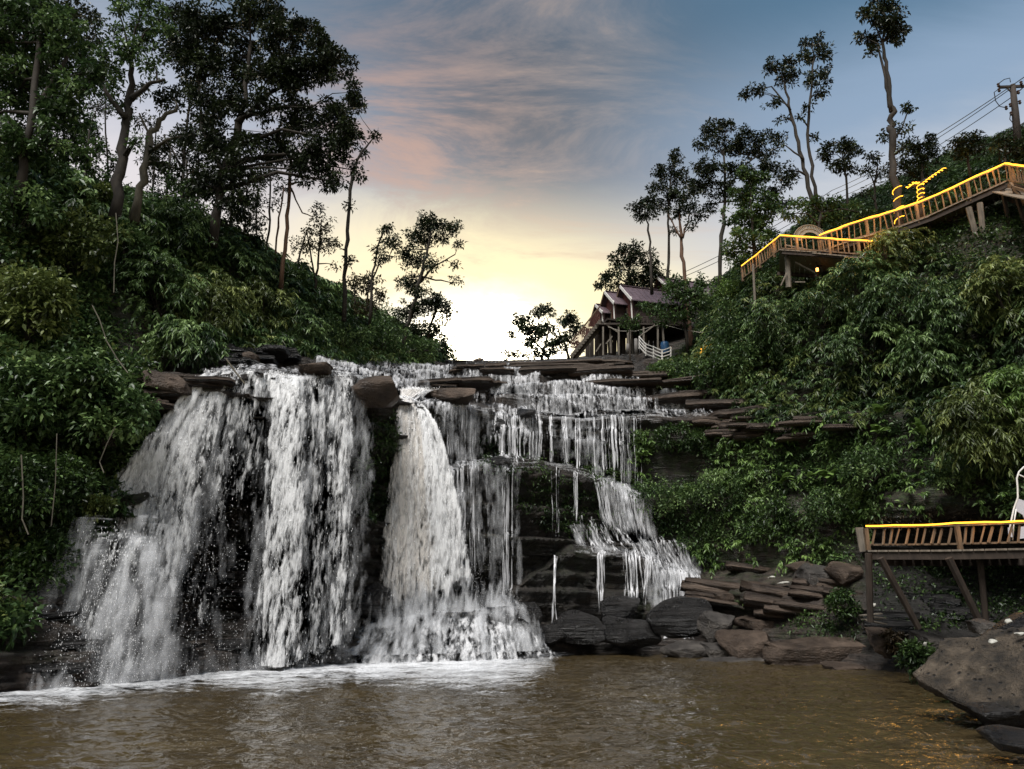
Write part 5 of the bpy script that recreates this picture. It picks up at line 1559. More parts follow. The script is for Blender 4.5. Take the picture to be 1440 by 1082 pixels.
tree(41, [[(1062, 385, 3), (1060, 340, 2.5), (1056, 290, 1.8)]],
     [(1050, 248, 18, 14), (1050, 275, 28, 20), (1075, 290, 24, 22), (1040, 305, 28, 20), (1065, 322, 30, 20), (1045, 335, 24, 16), (1080, 335, 16, 12), (1060, 355, 18, 10, .8), (1030, 350, 20, 16, .8), (1045, 370, 20, 12, .8), (1062, 255, 22, 16)],
     'dense dark green tree right at the left end of the lit platform', mat='leaf_bank', group=RH, leaf=(5.0, 2.6), cr=7, dens=1.3)
tree(42, [[(1147, 308, 3.2), (1135, 250, 2.8), (1122, 200, 2.4), (1112, 160, 2.0), (1103, 118, 1.2)], [(1130, 225, 1.3), (1105, 205, .9), (1080, 212, .7)], [(1112, 155, 1.2), (1085, 122, .9), (1058, 128, .7)]],
     [(1090, 95, 22, 12), (1108, 110, 18, 16), (1062, 128, 18, 9), (1048, 135, 8, 6), (1085, 145, 14, 9, .7), (1100, 170, 10, 8, .5), (1110, 88, 14, 10), (1090, 210, 14, 12, .5), (1112, 240, 14, 16, .6), (1080, 190, 8, 8, .5)],
     'left one of the tall twin trees behind the lit platform', group=RH, leaf=(4.8, 2.3), cr=6)
tree(42.5, [[(1152, 305, 2.8), (1143, 250, 2.4), (1136, 190, 2.0), (1140, 140, 1.6), (1145, 80, 1)]],
     [(1145, 60, 20, 12), (1158, 72, 14, 14), (1138, 85, 16, 14), (1158, 105, 14, 16), (1140, 112, 14, 14, .8), (1150, 132, 14, 12, .8), (1136, 150, 8, 8, .6), (1148, 195, 8, 8, .6), (1125, 165, 7, 7, .4)],
     'right one of the tall twin trees, its crown higher and narrower', group=RH, leaf=(4.8, 2.3), cr=6)
tree(40, [[(1192, 290, 1.8), (1190, 250, 1.6), (1186, 225, 1.1)]],
     [(1180, 205, 26, 10), (1165, 218, 18, 12), (1195, 215, 18, 16), (1180, 232, 22, 12), (1198, 238, 12, 10, .7)],
     'round-topped small tree right of the twin trees', group=RH, leaf=(4.8, 2.4), cr=6, dens=1.1)
tree(39, [[(1232, 292, 1.6), (1230, 262, 1.4), (1234, 235, 1)], [(1230, 262, 1), (1222, 240, .7)]],
     [(1232, 222, 14, 9, .8), (1222, 238, 12, 9, .7), (1238, 245, 12, 12, .6), (1215, 270, 8, 12, .5)],
     'thin forked sapling left of the tallest tree on the right', group=RH, leaf=(4.8, 2.4), cr=5.5)
tree(34, [[(1266, 320, 5.2), (1258, 250, 4.8), (1252, 190, 4.5), (1252, 170, 4.2), (1254, 150, 3.8), (1248, 100, 2.6), (1241, 60, 2)], [(1253, 158, 2.2), (1245, 110, 1.6), (1235, 62, 1.2)], [(1254, 200, 1.6), (1268, 180, 1.2), (1276, 158, .8)]],
     [(1242, 8, 26, 18), (1225, 25, 18, 16), (1258, 30, 20, 18), (1212, 52, 14, 7), (1230, 55, 18, 10), (1262, 52, 18, 12), (1245, 38, 20, 14), (1226, 72, 9, 8, .7), (1270, 40, 12, 12), (1280, 152, 14, 7, .9), (1268, 180, 12, 10, .9), (1248, 192, 10, 10, .8), (1268, 210, 8, 8, .7)],
     'tallest tree on the right with a bare trunk wound with rope light at its foot', group=RH, leaf=(5.4, 2.8), cr=7, dens=1.1)
tree(37, [[(1298, 265, 2), (1296, 235, 1.6), (1292, 210, 1)]],
     [(1285, 205, 22, 14), (1305, 210, 20, 16), (1295, 228, 26, 16), (1278, 235, 16, 16), (1310, 195, 12, 12, .7), (1300, 250, 20, 12, .8), (1255, 240, 12, 18, .6)],
     'grey-green tree just right of the tallest right tree', group=RH, leaf=(5, 2.2), cr=6)
tree(34, [[(1362, 232, 2), (1360, 215, 1.6), (1358, 200, 1)]],
     [(1352, 200, 18, 12), (1368, 195, 16, 12), (1360, 212, 24, 12), (1345, 215, 12, 10, .8), (1378, 212, 10, 10, .8)],
     'small round tree on the ridge between the tallest tree and the power pole', group=RH, leaf=(5.4, 2.8), cr=6.5)
tree(33, [[(1412, 225, 2), (1414, 208, 1.5), (1418, 195, 1)]],
     [(1410, 196, 14, 9), (1422, 208, 18, 11), (1405, 212, 12, 9, .8), (1436, 215, 16, 14), (1450, 205, 20, 20)],
     'small tree at the foot of the power pole', group=RH, leaf=(5.4, 2.8), cr=6.5)
tree(38, [[(1150, 335, 2.5), (1155, 300, 2)]],
     [(1135, 285, 26, 14), (1165, 288, 28, 14), (1195, 295, 22, 10), (1150, 308, 34, 14), (1115, 300, 18, 12, .8), (1185, 308, 26, 10), (1215, 300, 14, 10, .8)],
     'low wide dark tree behind the junction of platform and walkway', mat='leaf_bank', group=RH, leaf=(5, 2.4), cr=6.5, dens=1.1)
tree(48, [[(966, 480, 2), (962, 440, 1.6), (960, 415, 1)]],
     [(955, 398, 18, 12), (972, 410, 16, 14), (950, 420, 20, 14), (975, 432, 14, 12), (940, 440, 18, 12, .9), (925, 432, 14, 9, .8), (962, 448, 22, 14, .9), (945, 408, 18, 12, .8), (985, 400, 16, 16, .9), (990, 430, 16, 18, .9), (930, 455, 16, 8, .8)],
     'leafy tree standing in front of the rear cabin', mat='leaf_bank', group=RH, leaf=(4.6, 2.3), cr=6)
tree(47, [[(886, 502, 1.3), (886, 480, 1.1), (885, 462, .8)]],
     [(878, 452, 9, 8), (893, 450, 10, 8), (886, 462, 16, 7), (902, 430, 12, 8, .9), (915, 436, 10, 7, .8)],
     'small ball-shaped tree standing in front of the middle cabin', mat='leaf_bank', group=RH, leaf=(4.2, 2.1), cr=5)
# ------------------------------------------------------------------ stones
def ico(sub=3):
    import bmesh
    bm = bmesh.new()
    bmesh.ops.create_icosphere(bm, subdivisions=sub, radius=1.0)
    V = np.array([v.co[:] for v in bm.verts])
    Fc = np.array([[v.index for v in f.verts] for f in bm.faces])
    bm.free()
    return V, Fc
ICO3, ICO4, ICO5 = ico(3), ico(4), ico(5)

def stone_mesh(size, seed, cuts=14, rough=0.10, src=ICO3, flat=0.0, depth=(0.42, 0.72), extra=()):
    r = np.random.default_rng(seed)
    V, Fc = src
    V = V.copy()
    V = np.sign(V) * np.abs(V) ** 0.5                      # fuller, boxier
    for k in range(cuts):
        n = unit(r.normal(0, 1, 3) * np.array([1, 1, 1 + flat]))
        dd = r.uniform(*depth) + 0.18
        s = V @ n - dd
        V = V - np.where(s > 0, s, 0)[:, None] * n * 0.96
    for n, dd in extra:
        n = unit(np.array(n, float)); q = V @ n - dd
        V = V - np.where(q > 0, q, 0)[:, None] * n * 0.97
    mx = np.abs(V).max(0); V = V / mx
    f = fbm(V[:, 0] * 2.2, V[:, 1] * 2.2, V[:, 2] * 2.2, seed, 4)
    f2 = fbm(V[:, 0] * 7, V[:, 1] * 7, V[:, 2] * 9, seed + 3, 3)
    f3 = fbm(V[:, 0] * 19, V[:, 1] * 19, V[:, 2] * 19, seed + 7, 2) if len(V) > 5000 else 0
    V = V * (1 + rough * f + rough * 0.45 * f2 + rough * .22 * f3)[:, None]
    lay = np.floor(V[:, 2] * 5 + f)                        # bedding marks on the sides
    V[:, :2] *= (1 + 0.05 * (_h(lay, lay * 0, lay * 0, seed) - 0.5))[:, None]
    return V * np.array(size) / 2, Fc

def stone(px, py, w, h, mat, label, Y=None, name='rock', depth=None, seed=0, rot=0.0, tilt=0.0, group=None, src=ICO4, cuts=14, rough=0.10, cat='rock', extra=(), slab=False):
    """a stone whose outline fills w x h photo pixels about (px, py)"""
    if Y is None:
        T = terr(px, py + h * 0.3)
        Y = (T.y if T else 30) - 0.35
    m = mpp(py, Y)
    c = W(px, py, Y)
    S = (w * m * 1.12, depth or w * m * 0.8, h * m * 1.15)
    if group == SH or slab:
        rr = np.random.default_rng(seed)
        V, Fc = stone_mesh(np.array(S) * np.array([1.05, 1.1, 1.25]), seed * 31 + int(px), 12, 0.13, ICO4, depth=(.40, .70),
                           extra=[((rr.uniform(-.25, .25), -.42, .85), .34), ((.9, -.3, rr.uniform(-.2, .2)), .66), ((-.9, -.35, rr.uniform(-.2, .2)), .66), ((rr.uniform(-.3, .3), -.95, -.1), .55)])
    else:
        V, Fc = stone_mesh(S, seed * 31 + int(px), cuts, rough, src, extra=extra)
    o = link(name, fast_mesh(name, V, Fc, M[mat], False), None, c)
    o.rotation_euler = (0, tilt, rot)
    return tag(o, label, cat, group)

LEDGE_SRC = []
def slab_src(seed, sheets=3):
    """a broken bed of two or three sheets with a jagged outline, flat above and below"""
    r = np.random.default_rng(seed)
    n, Vs, Fs = 14, [], []
    a = np.linspace(0, 2 * math.pi, n, endpoint=False) + r.uniform(-.15, .15, n)
    z = -0.5
    for k in range(sheets):
        h = r.uniform(.8, 1.15) / sheets
        rad = r.uniform(.66, 1.0, n) * (1 - .05 * k)
        c_ = np.sign(np.cos(a)) * np.abs(np.cos(a)) ** .6 * .5 * rad + r.normal(0, .03)
        s_ = np.sign(np.sin(a)) * np.abs(np.sin(a)) ** .6 * .5 * rad + r.normal(0, .03)
        b = len(Vs) * 1
        zl = z + r.normal(0, .03, n); zu = z + h + r.normal(0, .06, n)
        i0 = sum(len(v) for v in Vs)
        Vs.append(np.concatenate([np.stack([c_, s_, zl], 1), np.stack([c_ * .97, s_ * .97, zu], 1), [[0, 0, z]], [[0, 0, z + h + .02]]]))
        for i in range(n):
            j = (i + 1) % n
            Fs += [(i0 + i, i0 + j, i0 + n + j), (i0 + i, i0 + n + j, i0 + n + i), (i0 + n + i, i0 + n + j, i0 + 2 * n + 1), (i0 + j, i0 + i, i0 + 2 * n)]
        z += h * .93
    return np.concatenate(Vs), np.array(Fs)
for k in range(8):
    LEDGE_SRC.append(slab_src(900 + k, 1 + k % 2))

SH, TR = 'stones along the right shore', 'loose stones on the upper ledges'
stone(526, 552, 70, 44, 'rock_brown', 'big brown squared boulder perched on the lip between the two great falls', 26.0, 'boulder', 2.6, 3, src=ICO4, cuts=22, cat='boulder', tilt=-0.04)
stone(443, 522, 44, 13, 'rock_brown', 'brown slab lying in the water above the left fall', 25.6, 'rock', 1.6, 4, group=TR)
stone(628, 561, 76, 22, 'rock_brown', 'wide brown slab in midstream right of the notch of the central plunge', 32.6, 'rock', 2.2, 5, group=TR, cuts=18)
stone(678, 543, 30, 6, 'rock_brown', 'small thin reddish slab lying on top of the long ledge', 37.6, 'rock', 1.0, 6, group=TR)
stone(672, 508, 16, 7, 'rock_brown', 'squared stone standing on the skyline in the sunset gap', 49, 'rock', 0.8, 7, group=TR)
stone(640, 511, 48, 8, 'rock_brown', 'long flat stone on the skyline beside the squared one', 49, 'rock', 1.5, 8, group=TR)
stone(613, 520, 50, 20, 'rock_grey', 'pale grey block on the uppermost step with thin water over its right edge', 46.5, 'rock', 1.8, 9, group=TR, cuts=18)
stone(662, 521, 22, 15, 'rock_brown', 'brown block on the uppermost step right of the pale grey one', 46, 'rock', 1.2, 10, group=TR)
stone(632, 532, 26, 10, 'rock_black', 'dark wet rock below the pale grey block', 43, 'rock', 1.2, 11, group=TR)
stone(655, 534, 18, 10, 'rock_black', 'dark wet rock at the left of the uppermost white cascade', 43, 'rock', 1.0, 12, group=TR)
stone(742, 582, 26, 16, 'rock_black', 'rounded dark rock in the stream right of centre', 34.3, 'rock', 1.0, 13, group=TR)
stone(700, 600, 20, 18, 'rock_black', 'round wet rock with water parting over it at the mossy wall top', 33.4, 'rock', 0.9, 14, group=TR)
stone(705, 652, 30, 20, 'rock_black', 'dark rock above the slender white column', 32.3, 'rock', 1.0, 15, group=TR)
stone(385, 497, 40, 16, 'rock_black', 'dark overhanging ledge block on the left above the waterfall lip', 29.6, 'rock', 1.4, 16, group=TR)
stone(340, 507, 46, 14, 'rock_brown', 'low brown ledge block left of the dark overhanging one', 28.6, 'rock', 1.4, 17, group=TR)
stone(240, 545, 58, 34, 'rock_brown', 'brown layered block under the bank at the left edge of the waterfall lip', 22.6, 'rock', 1.4, 18, group=TR, cuts=18)
# foot of the falls
stone(135, 862, 95, 120, 'rock_black', 'black rock shoulder that the left jet strikes and splashes over', 20.8, 'rock', 2.0, 20, src=ICO4, cuts=20)
stone(250, 925, 60, 48, 'rock_black', 'black rock in the mist behind the foam of the left fall', 22.2, 'rock', 1.2, 21)
stone(625, 905, 215, 78, 'rock_black', 'rounded black rock heap under the white apron of the central plunge', 29.2, 'rock', 1.6, 22, src=ICO4, cuts=10)
stone(528, 858, 46, 66, 'rock_black', 'stepped black rock just left of the foot of the central plunge', 28.0, 'rock', 1.2, 23, src=ICO4, cuts=20)
stone(520, 912, 44, 34, 'rock_black', 'low black rock at the left end of the white apron', 26.9, 'rock', 1.0, 24)
stone(740, 885, 40, 62, 'rock_black', 'black rock at the right end of the white apron', 30.4, 'rock', 1.2, 25, src=ICO4, cuts=18)
stone(812, 878, 70, 46, 'rock_black', 'black slope of rock under the single thin drip', 32.2, 'rock', 1.6, 26, src=ICO4, cuts=16)
stone(770, 895, 50, 28, 'rock_black', 'small black rock left of the rock under the thin drip', 31.3, 'rock', 1.2, 27)
stone(885, 890, 90, 40, 'rock_black', 'broken black rock at the water edge below the lowest ledge', 32.2, 'rock', 1.6, 28, src=ICO4, cuts=26, rough=.2)
stone(868, 858, 60, 34, 'rock_black', 'dark wet rock with a sheen below the lowest right-hand ledge', 33.0, 'rock', 1.4, 29, cuts=20)
stone(952, 872, 92, 56, 'rock_black', 'blocky dark rock below the small fan at the right end of the falls', 31.9, 'rock', 1.8, 30, src=ICO4, cuts=24)
stone(1008, 878, 48, 40, 'rock_grey', 'grey cracked block right of the blocky dark rock', 31.0, 'rock', 1.4, 31, group=SH, cuts=20)
stone(965, 914, 62, 26, 'rock_grey', 'flat grey slab at the water edge, leftmost of the shore slabs', 31.0, 'rock', 1.5, 32, group=SH, cuts=20)
stone(1008, 915, 36, 26, 'rock_grey', 'small split slab between the leftmost slab and the pointed block', 30.4, 'rock', 1.3, 33, group=SH, cuts=22)
stone(1052, 910, 66, 36, 'rock_brown', 'pointed brown block in the middle of the right shore', 29.6, 'rock', 1.4, 34, group=SH, cuts=24)
stone(1030, 934, 96, 20, 'rock_grey', 'long low grey slab half in the water below the pointed block', 29.0, 'rock', 1.4, 35, group=SH, cuts=20)
stone(1160, 912, 152, 36, 'rock_brown', 'longest flat brown slab on the right shore with a dark gap beneath', 27.6, 'rock', 2.0, 36, group=SH, src=ICO4, cuts=28)
stone(1190, 940, 56, 12, 'rock_brown', 'small tan slab at the water line under the longest slab', 25.8, 'rock', 0.9, 37, group=SH)
stone(1078, 942, 26, 16, 'rock_black', 'small dark stone at the water line right of the low grey slab', 28.2, 'rock', 0.6, 38, group=SH)
stone(1075, 876, 70, 26, 'rock_brown', 'brown ledge block above the pointed block', 31.2, 'rock', 1.6, 39, group=SH, cuts=24)
stone(1130, 868, 60, 24, 'rock_brown', 'brown ledge block right of the one above the pointed block', 31.0, 'rock', 1.6, 40, group=SH, cuts=24)
stone(1035, 838, 96, 18, 'rock_brown', 'long reddish ledge slab below the ivy at the right end of the falls', 33.2, 'rock', 1.6, 41, group=SH, cuts=24)
stone(1150, 812, 66, 40, 'rock_grey', 'grey leaning block on the shore slope below the ivy', 31.6, 'rock', 1.6, 42, group=SH, cuts=24)
stone(1190, 806, 44, 32, 'rock_brown', 'brown leaning block right of the grey leaning one', 30.6, 'rock', 1.4, 43, group=SH, cuts=24)
stone(1128, 800, 34, 16, 'rock_brown', 'tan block with a flat face above the grey leaning block', 32.0, 'rock', 1.0, 44, group=SH)
stone(1240, 900, 30, 34, 'rock_brown', 'pale mottled stone standing under the left end of the lower deck', 24.6, 'rock', 0.8, 45, group=SH)
stone(1312, 902, 40, 20, 'rock_grey', 'grey stone on the dark shore below the lower deck', 22.5, 'rock', 0.9, 46, group=SH)
stone(1385, 880, 34, 18, 'rock_grey', 'small grey stone behind the big pitted boulder', 17.0, 'rock', 0.6, 47, group=SH)
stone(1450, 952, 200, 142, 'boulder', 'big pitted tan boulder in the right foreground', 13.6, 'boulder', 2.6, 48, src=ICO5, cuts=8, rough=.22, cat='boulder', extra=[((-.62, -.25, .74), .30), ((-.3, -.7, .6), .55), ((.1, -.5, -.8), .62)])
stone(1432, 900, 80, 66, 'rock_black', 'dark rock on top behind the big pitted boulder', 14.6, 'rock', 1.0, 49)
stone(1402, 1002, 56, 20, 'rock_black', 'black wet rock under the front edge of the big pitted boulder', 12.4, 'rock', 0.6, 50, tilt=.05)
stone(1428, 1042, 76, 32, 'rock_black', 'black wet rock lying in the water at the lower right corner', 10.8, 'rock', 0.6, 51)
stone(1330, 965, 40, 10, 'rock_black', 'dark low stone at the water edge left of the big pitted boulder', 17.0, 'rock', 0.6, 52)

# ledges of the layered rock: long flat beds that stand out of the wall, pieces of it
LEDGE_ME = {}
def ledges(n, poly, wr, hr, mat, seed, depth=1.4, out=0.35, roll=0.0):
    r = np.random.default_rng(seed)
    xs = [a for a, b_ in poly]; ys = [b_ for a, b_ in poly]
    k = 0
    for i in range(n * 6):
        if k >= n: break
        px, py = r.uniform(min(xs), max(xs)), r.uniform(min(ys), max(ys))
        if not in_poly(np.array([px]), np.array([py]), poly)[0]: continue
        T = terr(px, py, 7)
        if T is None: continue
        j = int(r.integers(8))
        key = (j, mat)
        if key not in LEDGE_ME:
            LEDGE_ME[key] = fast_mesh('ledge', *LEDGE_SRC[j], M[mat], False)
        m = mpp(py, T.y)
        w, h = r.uniform(*wr) * m, r.uniform(*hr) * m
        o = link('ledge', LEDGE_ME[key], cliff, W(px, py, T.y - out + depth * .42 * r.uniform(.8, 1)))
        o.scale = (w, depth * r.uniform(.7, 1.2), h)
        o.rotation_euler = (r.uniform(-.10, .10), roll + r.normal(0, .035), math.atan2(-T.x, T.y) * .6 + r.uniform(-.1, .1))
        k += 1
ledges(9, [(720, 520), (800, 507), (905, 505), (960, 540), (900, 552), (800, 545), (730, 540)], (110, 240), (5, 10), 'rock_tan', 1, 2.4, .04)
ledges(6, [(930, 556), (1000, 548), (1075, 575), (1070, 600), (960, 592), (900, 575)], (70, 150), (6, 13), 'rock_brown', 2, 2.0, .0, .02)
ledges(12, [(985, 800), (1060, 800), (1215, 800), (1235, 880), (1150, 895), (1040, 875), (985, 840)], (50, 150), (10, 24), 'rock_brown', 3, 2.0, .12, .17)
ledges(9, [(1215, 800), (1330, 820), (1400, 880), (1330, 930), (1240, 920)], (40, 90), (8, 16), 'rock_black', 4, 1.2, .35, .1)
ledges(12, [(205, 530), (300, 533), (290, 570), (215, 590)], (40, 90), (7, 12), 'rock_brown', 7, 1.0, .3)
ledges(12, [(300, 490), (405, 478), (420, 515), (310, 520)], (40, 80), (6, 10), 'rock_black', 8, 1.4, .4)
ledges(26, [(20, 800), (220, 740), (480, 740), (490, 900), (60, 950)], (60, 150), (8, 16), 'rock_black', 9, .9, .12)
ledges(8, [(590, 512), (700, 510), (720, 545), (600, 550)], (30, 80), (5, 9), 'rock_brown', 10, 1.4, .3)
ledges(16, [(1000, 590), (1200, 588), (1240, 615), (1010, 615)], (50, 120), (7, 14), 'rock_brown', 11, 1.0, .25, .03)

# scraps of litter
def scrap(px, py, w, h, Y, label):
    m = mpp(py, Y)
    V, Fc = stone_mesh((w * m, w * m * .8, h * m), int(px), 10, .2, ICO3)
    o = link('scrap', fast_mesh('scrap', V, Fc, M['litter'], False), None, W(px, py, Y))
    tag(o, label, 'litter', 'pale scraps on the right shore')
scrap(1093, 936, 16, 4, 27.9, 'white scrap at the water line right of the low grey slab')
scrap(1112, 949, 6, 4, 26.8, 'small white scrap floating off the longest shore slab')
scrap(1102, 820, 18, 4, 31.6, 'pale scrap on the ledges under the ivy, the wider one')
scrap(1085, 812, 10, 4, 32.0, 'pale scrap on the ledges under the ivy, the smaller one')
scrap(1228, 852, 8, 7, 26.0, 'pale scrap by the leftmost post of the lower deck')
scrap(1322, 963, 12, 7, 16.8, 'white scrap at the water edge beside the big pitted boulder')
scrap(1396, 902, 12, 8, 13.2, 'yellowish scrap on the ridge of the big pitted boulder')
scrap(1418, 874, 10, 7, 13.9, 'white scrap on the dark rock behind the boulder, upper one')
scrap(1434, 892, 14, 7, 13.6, 'white scrap on the dark rock behind the boulder, lower one')
scrap(1298, 906, 14, 6, 22.2, 'pale scrap lying on the grey stone below the lower deck')

# ------------------------------------------------------------------ railings, walkway, platform, lower deck
def box_mesh(name, sx, sy, sz, mat):
    mb = MB()
    mb.box((0, 0, 0), (sx, sy, sz))
    return mb.mesh(name, mat)

def rope(pts, rad, name, label, group='amber rope lights', glow=30):
    b = Vector(pts[0])
    mb = MB(b)
    Q = []
    r = random.Random(len(pts))
    for a, c in zip(pts[:-1], pts[1:]):
        n = max(2, int((Vector(c) - Vector(a)).length / 0.35))
        for k in range(n):
            Q.append(Vector(a).lerp(Vector(c), k / n) + Vector((0, 0, r.uniform(-.02, .02))))
    Q.append(Vector(pts[-1]))
    mb.tube(Q, rad, 6)
    o = mb.build(name, M['rope'], None, True)
    o.location = b
    tot = 0
    for a, c in zip(pts[:-1], pts[1:]):          # the rope's own light on rail and balusters
        n = max(1, int((Vector(c) - Vector(a)).length / 1.6))
        for k in range(n):
            ld_ = bpy.data.lights.new('rope_glow', 'POINT')
            ld_.energy = glow; ld_.color = (1.0, 0.47, 0.09); ld_.shadow_soft_size = 0.25
            lo = bpy.data.objects.new('rope_glow', ld_); COL.objects.link(lo)
            lo.parent = o
            lo.location = Vector(a).lerp(Vector(c), (k + .5) / n) - b + Vector((0, -0.30, -0.02))
    return tag(o, label, 'rope light', group)

def railing(o, base, pts, h, spacing, mat, lean=0.0, post_every=7, rail_w=0.07, bal_w=0.05, post_w=0.12):
    """pts: line of the hand rail; everything is parented to o whose place is base"""
    mb = MB(base)
    for a, b in zip(pts[:-1], pts[1:]):
        mb.bar(a, b, rail_w, rail_w)
    mb.build('hand_rail', mat, o)
    mb = MB(base)
    for a, b in zip(pts[:-1], pts[1:]):
        mb.bar(a - Vector((0, 0, h)), b - Vector((0, 0, h)), rail_w, rail_w)
    mb.build('bottom_rail', mat, o)
    bm_ = box_mesh('baluster', bal_w, bal_w, h * 0.97, mat)
    pm = box_mesh('post', post_w, post_w, h * 1.25, mat)
    r = random.Random(3)
    k = 0
    for a, b in zip(pts[:-1], pts[1:]):
        n = max(2, int(round((b - a).length / spacing)))
        for i in range(n):
            p = a.lerp(b, min(1, max(0, (i + (r.uniform(-.22, .22) if i else 0)) / n))) - Vector((0, 0, h / 2 + 0.03))
            if k % post_every == 0:
                q = link('post', pm, o, p - base - Vector((0, 0, h * 0.12)))
            else:
                q = link('baluster', bm_, o, p - base)
                q.rotation_euler = (r.uniform(-.06, .06), lean + r.uniform(-.09, .09), r.uniform(-.4, .4))
                q.scale = (r.uniform(.7, 1.2), r.uniform(.7, 1.2), r.uniform(.94, 1.02))
            k += 1
    p = pts[-1] - Vector((0, 0, h / 2 + 0.03))
    link('post', pm, o, p - base - Vector((0, 0, h * 0.12)))

def deck(o, base, pts, h, depth, mat, back):
    """planks laid across from the railing back into the hill, on two stringers"""
    for a, b in zip(pts[:-1], pts[1:]):
        d = (b - a); ln = d.length; d.normalize()
        back_ = back.normalized()
        n = max(1, int(ln / 0.24))
        pm = box_mesh('plank', ln / n * 0.93, depth, 0.05, mat)
        for i in range(n):
            p = a + d * ((i + .5) * ln / n) - Vector((0, 0, h + 0.10)) + back_ * (depth / 2 - 0.1)
            q = link('plank', pm, o, p - base)
            fl = Vector((d.x, d.y, 0))
            q.rotation_euler = (0, -math.atan2(d.z, fl.length), math.atan2(d.y, d.x))
        for off in (0.0, depth - 0.3):
            st = MB(base)
            st.bar(a - Vector((0, 0, h + 0.24)) + back_ * off, b - Vector((0, 0, h + 0.24)) + back_ * off, 0.10, 0.2)
            st.build('stringer', M['wood_dark'], o)

# upper walkway, right of the junction
UW = [(1152, 333, 35.4), (1200, 315, 34.6), (1262, 297, 33.6), (1306, 281, 33.0), (1360, 256, 32.0), (1413, 232, 31.2), (1440, 236, 29.6), (1500, 243, 26.5)]
P = [W(*p) for p in UW]
b0 = P[3] - Vector((0, 0, 1.2))
wk = empty('walkway', b0, 'raised wooden walkway climbing to the right along the upper right bank', 'walkway')
railing(wk, b0, P, 0.85, 0.28, M['wood'], 0.0, 8)
deck(wk, b0, P, 0.85, 1.5, M['wood_grey'], Vector((0.3, 1, 0)))
mb = MB(b0)
for (x1, y1, x2, y2, Y) in [(1362, 292, 1386, 382, 31.6), (1378, 286, 1388, 384, 31.6)]:
    mb.tube([W(x1, y1, Y), W(x2, y2, Y + .3)], [0.14, 0.12], 7)
    mb.build('support_post', M['wood_grey'], wk); mb = MB(b0)
for (x1, y1, x2, y2, Y) in [(1262, 330, 1262, 375, 34.0), (1306, 312, 1308, 372, 33.6), (1425, 262, 1446, 330, 30.2), (1410, 268, 1420, 320, 31.2)]:
    mb.tube([W(x1, y1, Y), W(x2, y2, Y + .3)], [0.10, 0.10], 6)
    mb.build('support_post', M['wood_dark'], wk); mb = MB(b0)
mb.bar(W(1420, 258, 30.4), W(1448, 292, 29.4), 0.1, 0.12); mb.build('brace', M['wood'], wk); mb = MB(b0)
mb.bar(W(1418, 262, 30.5), W(1446, 270, 29.3), 0.1, 0.12); mb.build('brace', M['wood'], wk)
rope([p + Vector((0, -0.02, 0.07)) for p in P], 0.042, 'rope_light', 'amber rope light along the hand rail of the upper walkway')

# viewing platform left of the junction
PF = [(1043, 376, 39.6), (1075, 351, 37.6), (1097, 333, 35.8), (1150, 336, 35.2), (1200, 340, 34.4), (1243, 341, 33.6)]
P = [W(*p) for p in PF]
b1 = P[2] - Vector((0, 0, 1.2))
pf = empty('viewing_platform', b1, 'wooden viewing platform on posts with its rail outlined in amber light', 'platform')
railing(pf, b1, P, 0.70, 0.26, M['wood'], 0.0, 6)
deck(pf, b1, P[2:], 0.70, 3.0, M['wood_grey'], Vector((0.25, 1, 0)))
for (x1, y1, x2, y2, Y, rad, mt) in [(1107, 360, 1109, 405, 36.2, .15, 'wood_grey'), (1059, 372, 1062, 432, 38.3, .07, 'wood_grey'), (1150, 362, 1150, 398, 36.6, .07, 'wood_dark')]:
    mb = MB(b1); mb.tube([W(x1, y1, Y), W(x2, y2, Y)], rad, 7); mb.build('support_post', M[mt], pf)
for (x1, y1, x2, y2, Y, w) in [(1120, 360, 1168, 362, 36.0, .12), (1118, 369, 1146, 384, 36.0, .08), (1104, 345, 1136, 352, 36.4, .08), (1106, 384, 1098, 402, 36.0, .06), (1118, 397, 1132, 397, 35.6, .06)]:
    mb = MB(b1); mb.bar(W(x1, y1, Y), W(x2, y2, Y), w, w); mb.build('brace', M['wood_grey'], pf)
rope([p + Vector((0, -0.02, 0.06)) for p in P], 0.040, 'rope_light', 'amber rope light outlining the rail of the viewing platform')
mb = MB(W(1149, 378, 36.2)); c = W(1149, 378, 36.2)
mb.tube([c + Vector((0, 0, -.14)), c + Vector((0, 0, .02))], 0.07, 8)
ln_ = empty('hanging_lamp', c, 'small orange lamp hanging in the dark under the viewing platform', 'lamp')
mb.build('bulb', M['lamp'], ln_)
mb = MB(c); mb.tube([c + Vector((0, 0, .02)), c + Vector((0, 0, .10)), c + Vector((0, 0, .75))], [0.08, 0.02, 0.012], 8); mb.build('cap', M['wood_dark'], ln_)

# arched cane trellis behind the junction
c = W(1140, 338, 37.0)
ar = empty('arched_trellis', c, 'grey half-round cane trellis behind the junction of the lit rails', 'trellis')
R0, R1 = 0.50, 0.94
for rad_ in (R0, (R0 + R1) / 2, R1):
    mb = MB(c)
    mb.tube([c + Vector((math.cos(a) * rad_, 0, math.sin(a) * rad_)) for a in np.linspace(0, math.pi, 15)], 0.022, 5)
    mb.build('hoop', M['lattice'], ar)
for a in np.linspace(0.02, math.pi - .02, 30):
    mb = MB(c)
    mb.bar(c + Vector((math.cos(a) * R0, 0.02, math.sin(a) * R0)), c + Vector((math.cos(a) * R1, 0.02, math.sin(a) * R1)), 0.05, 0.02, (0, 1, 0))
    mb.build('slat', M['lattice'], ar)

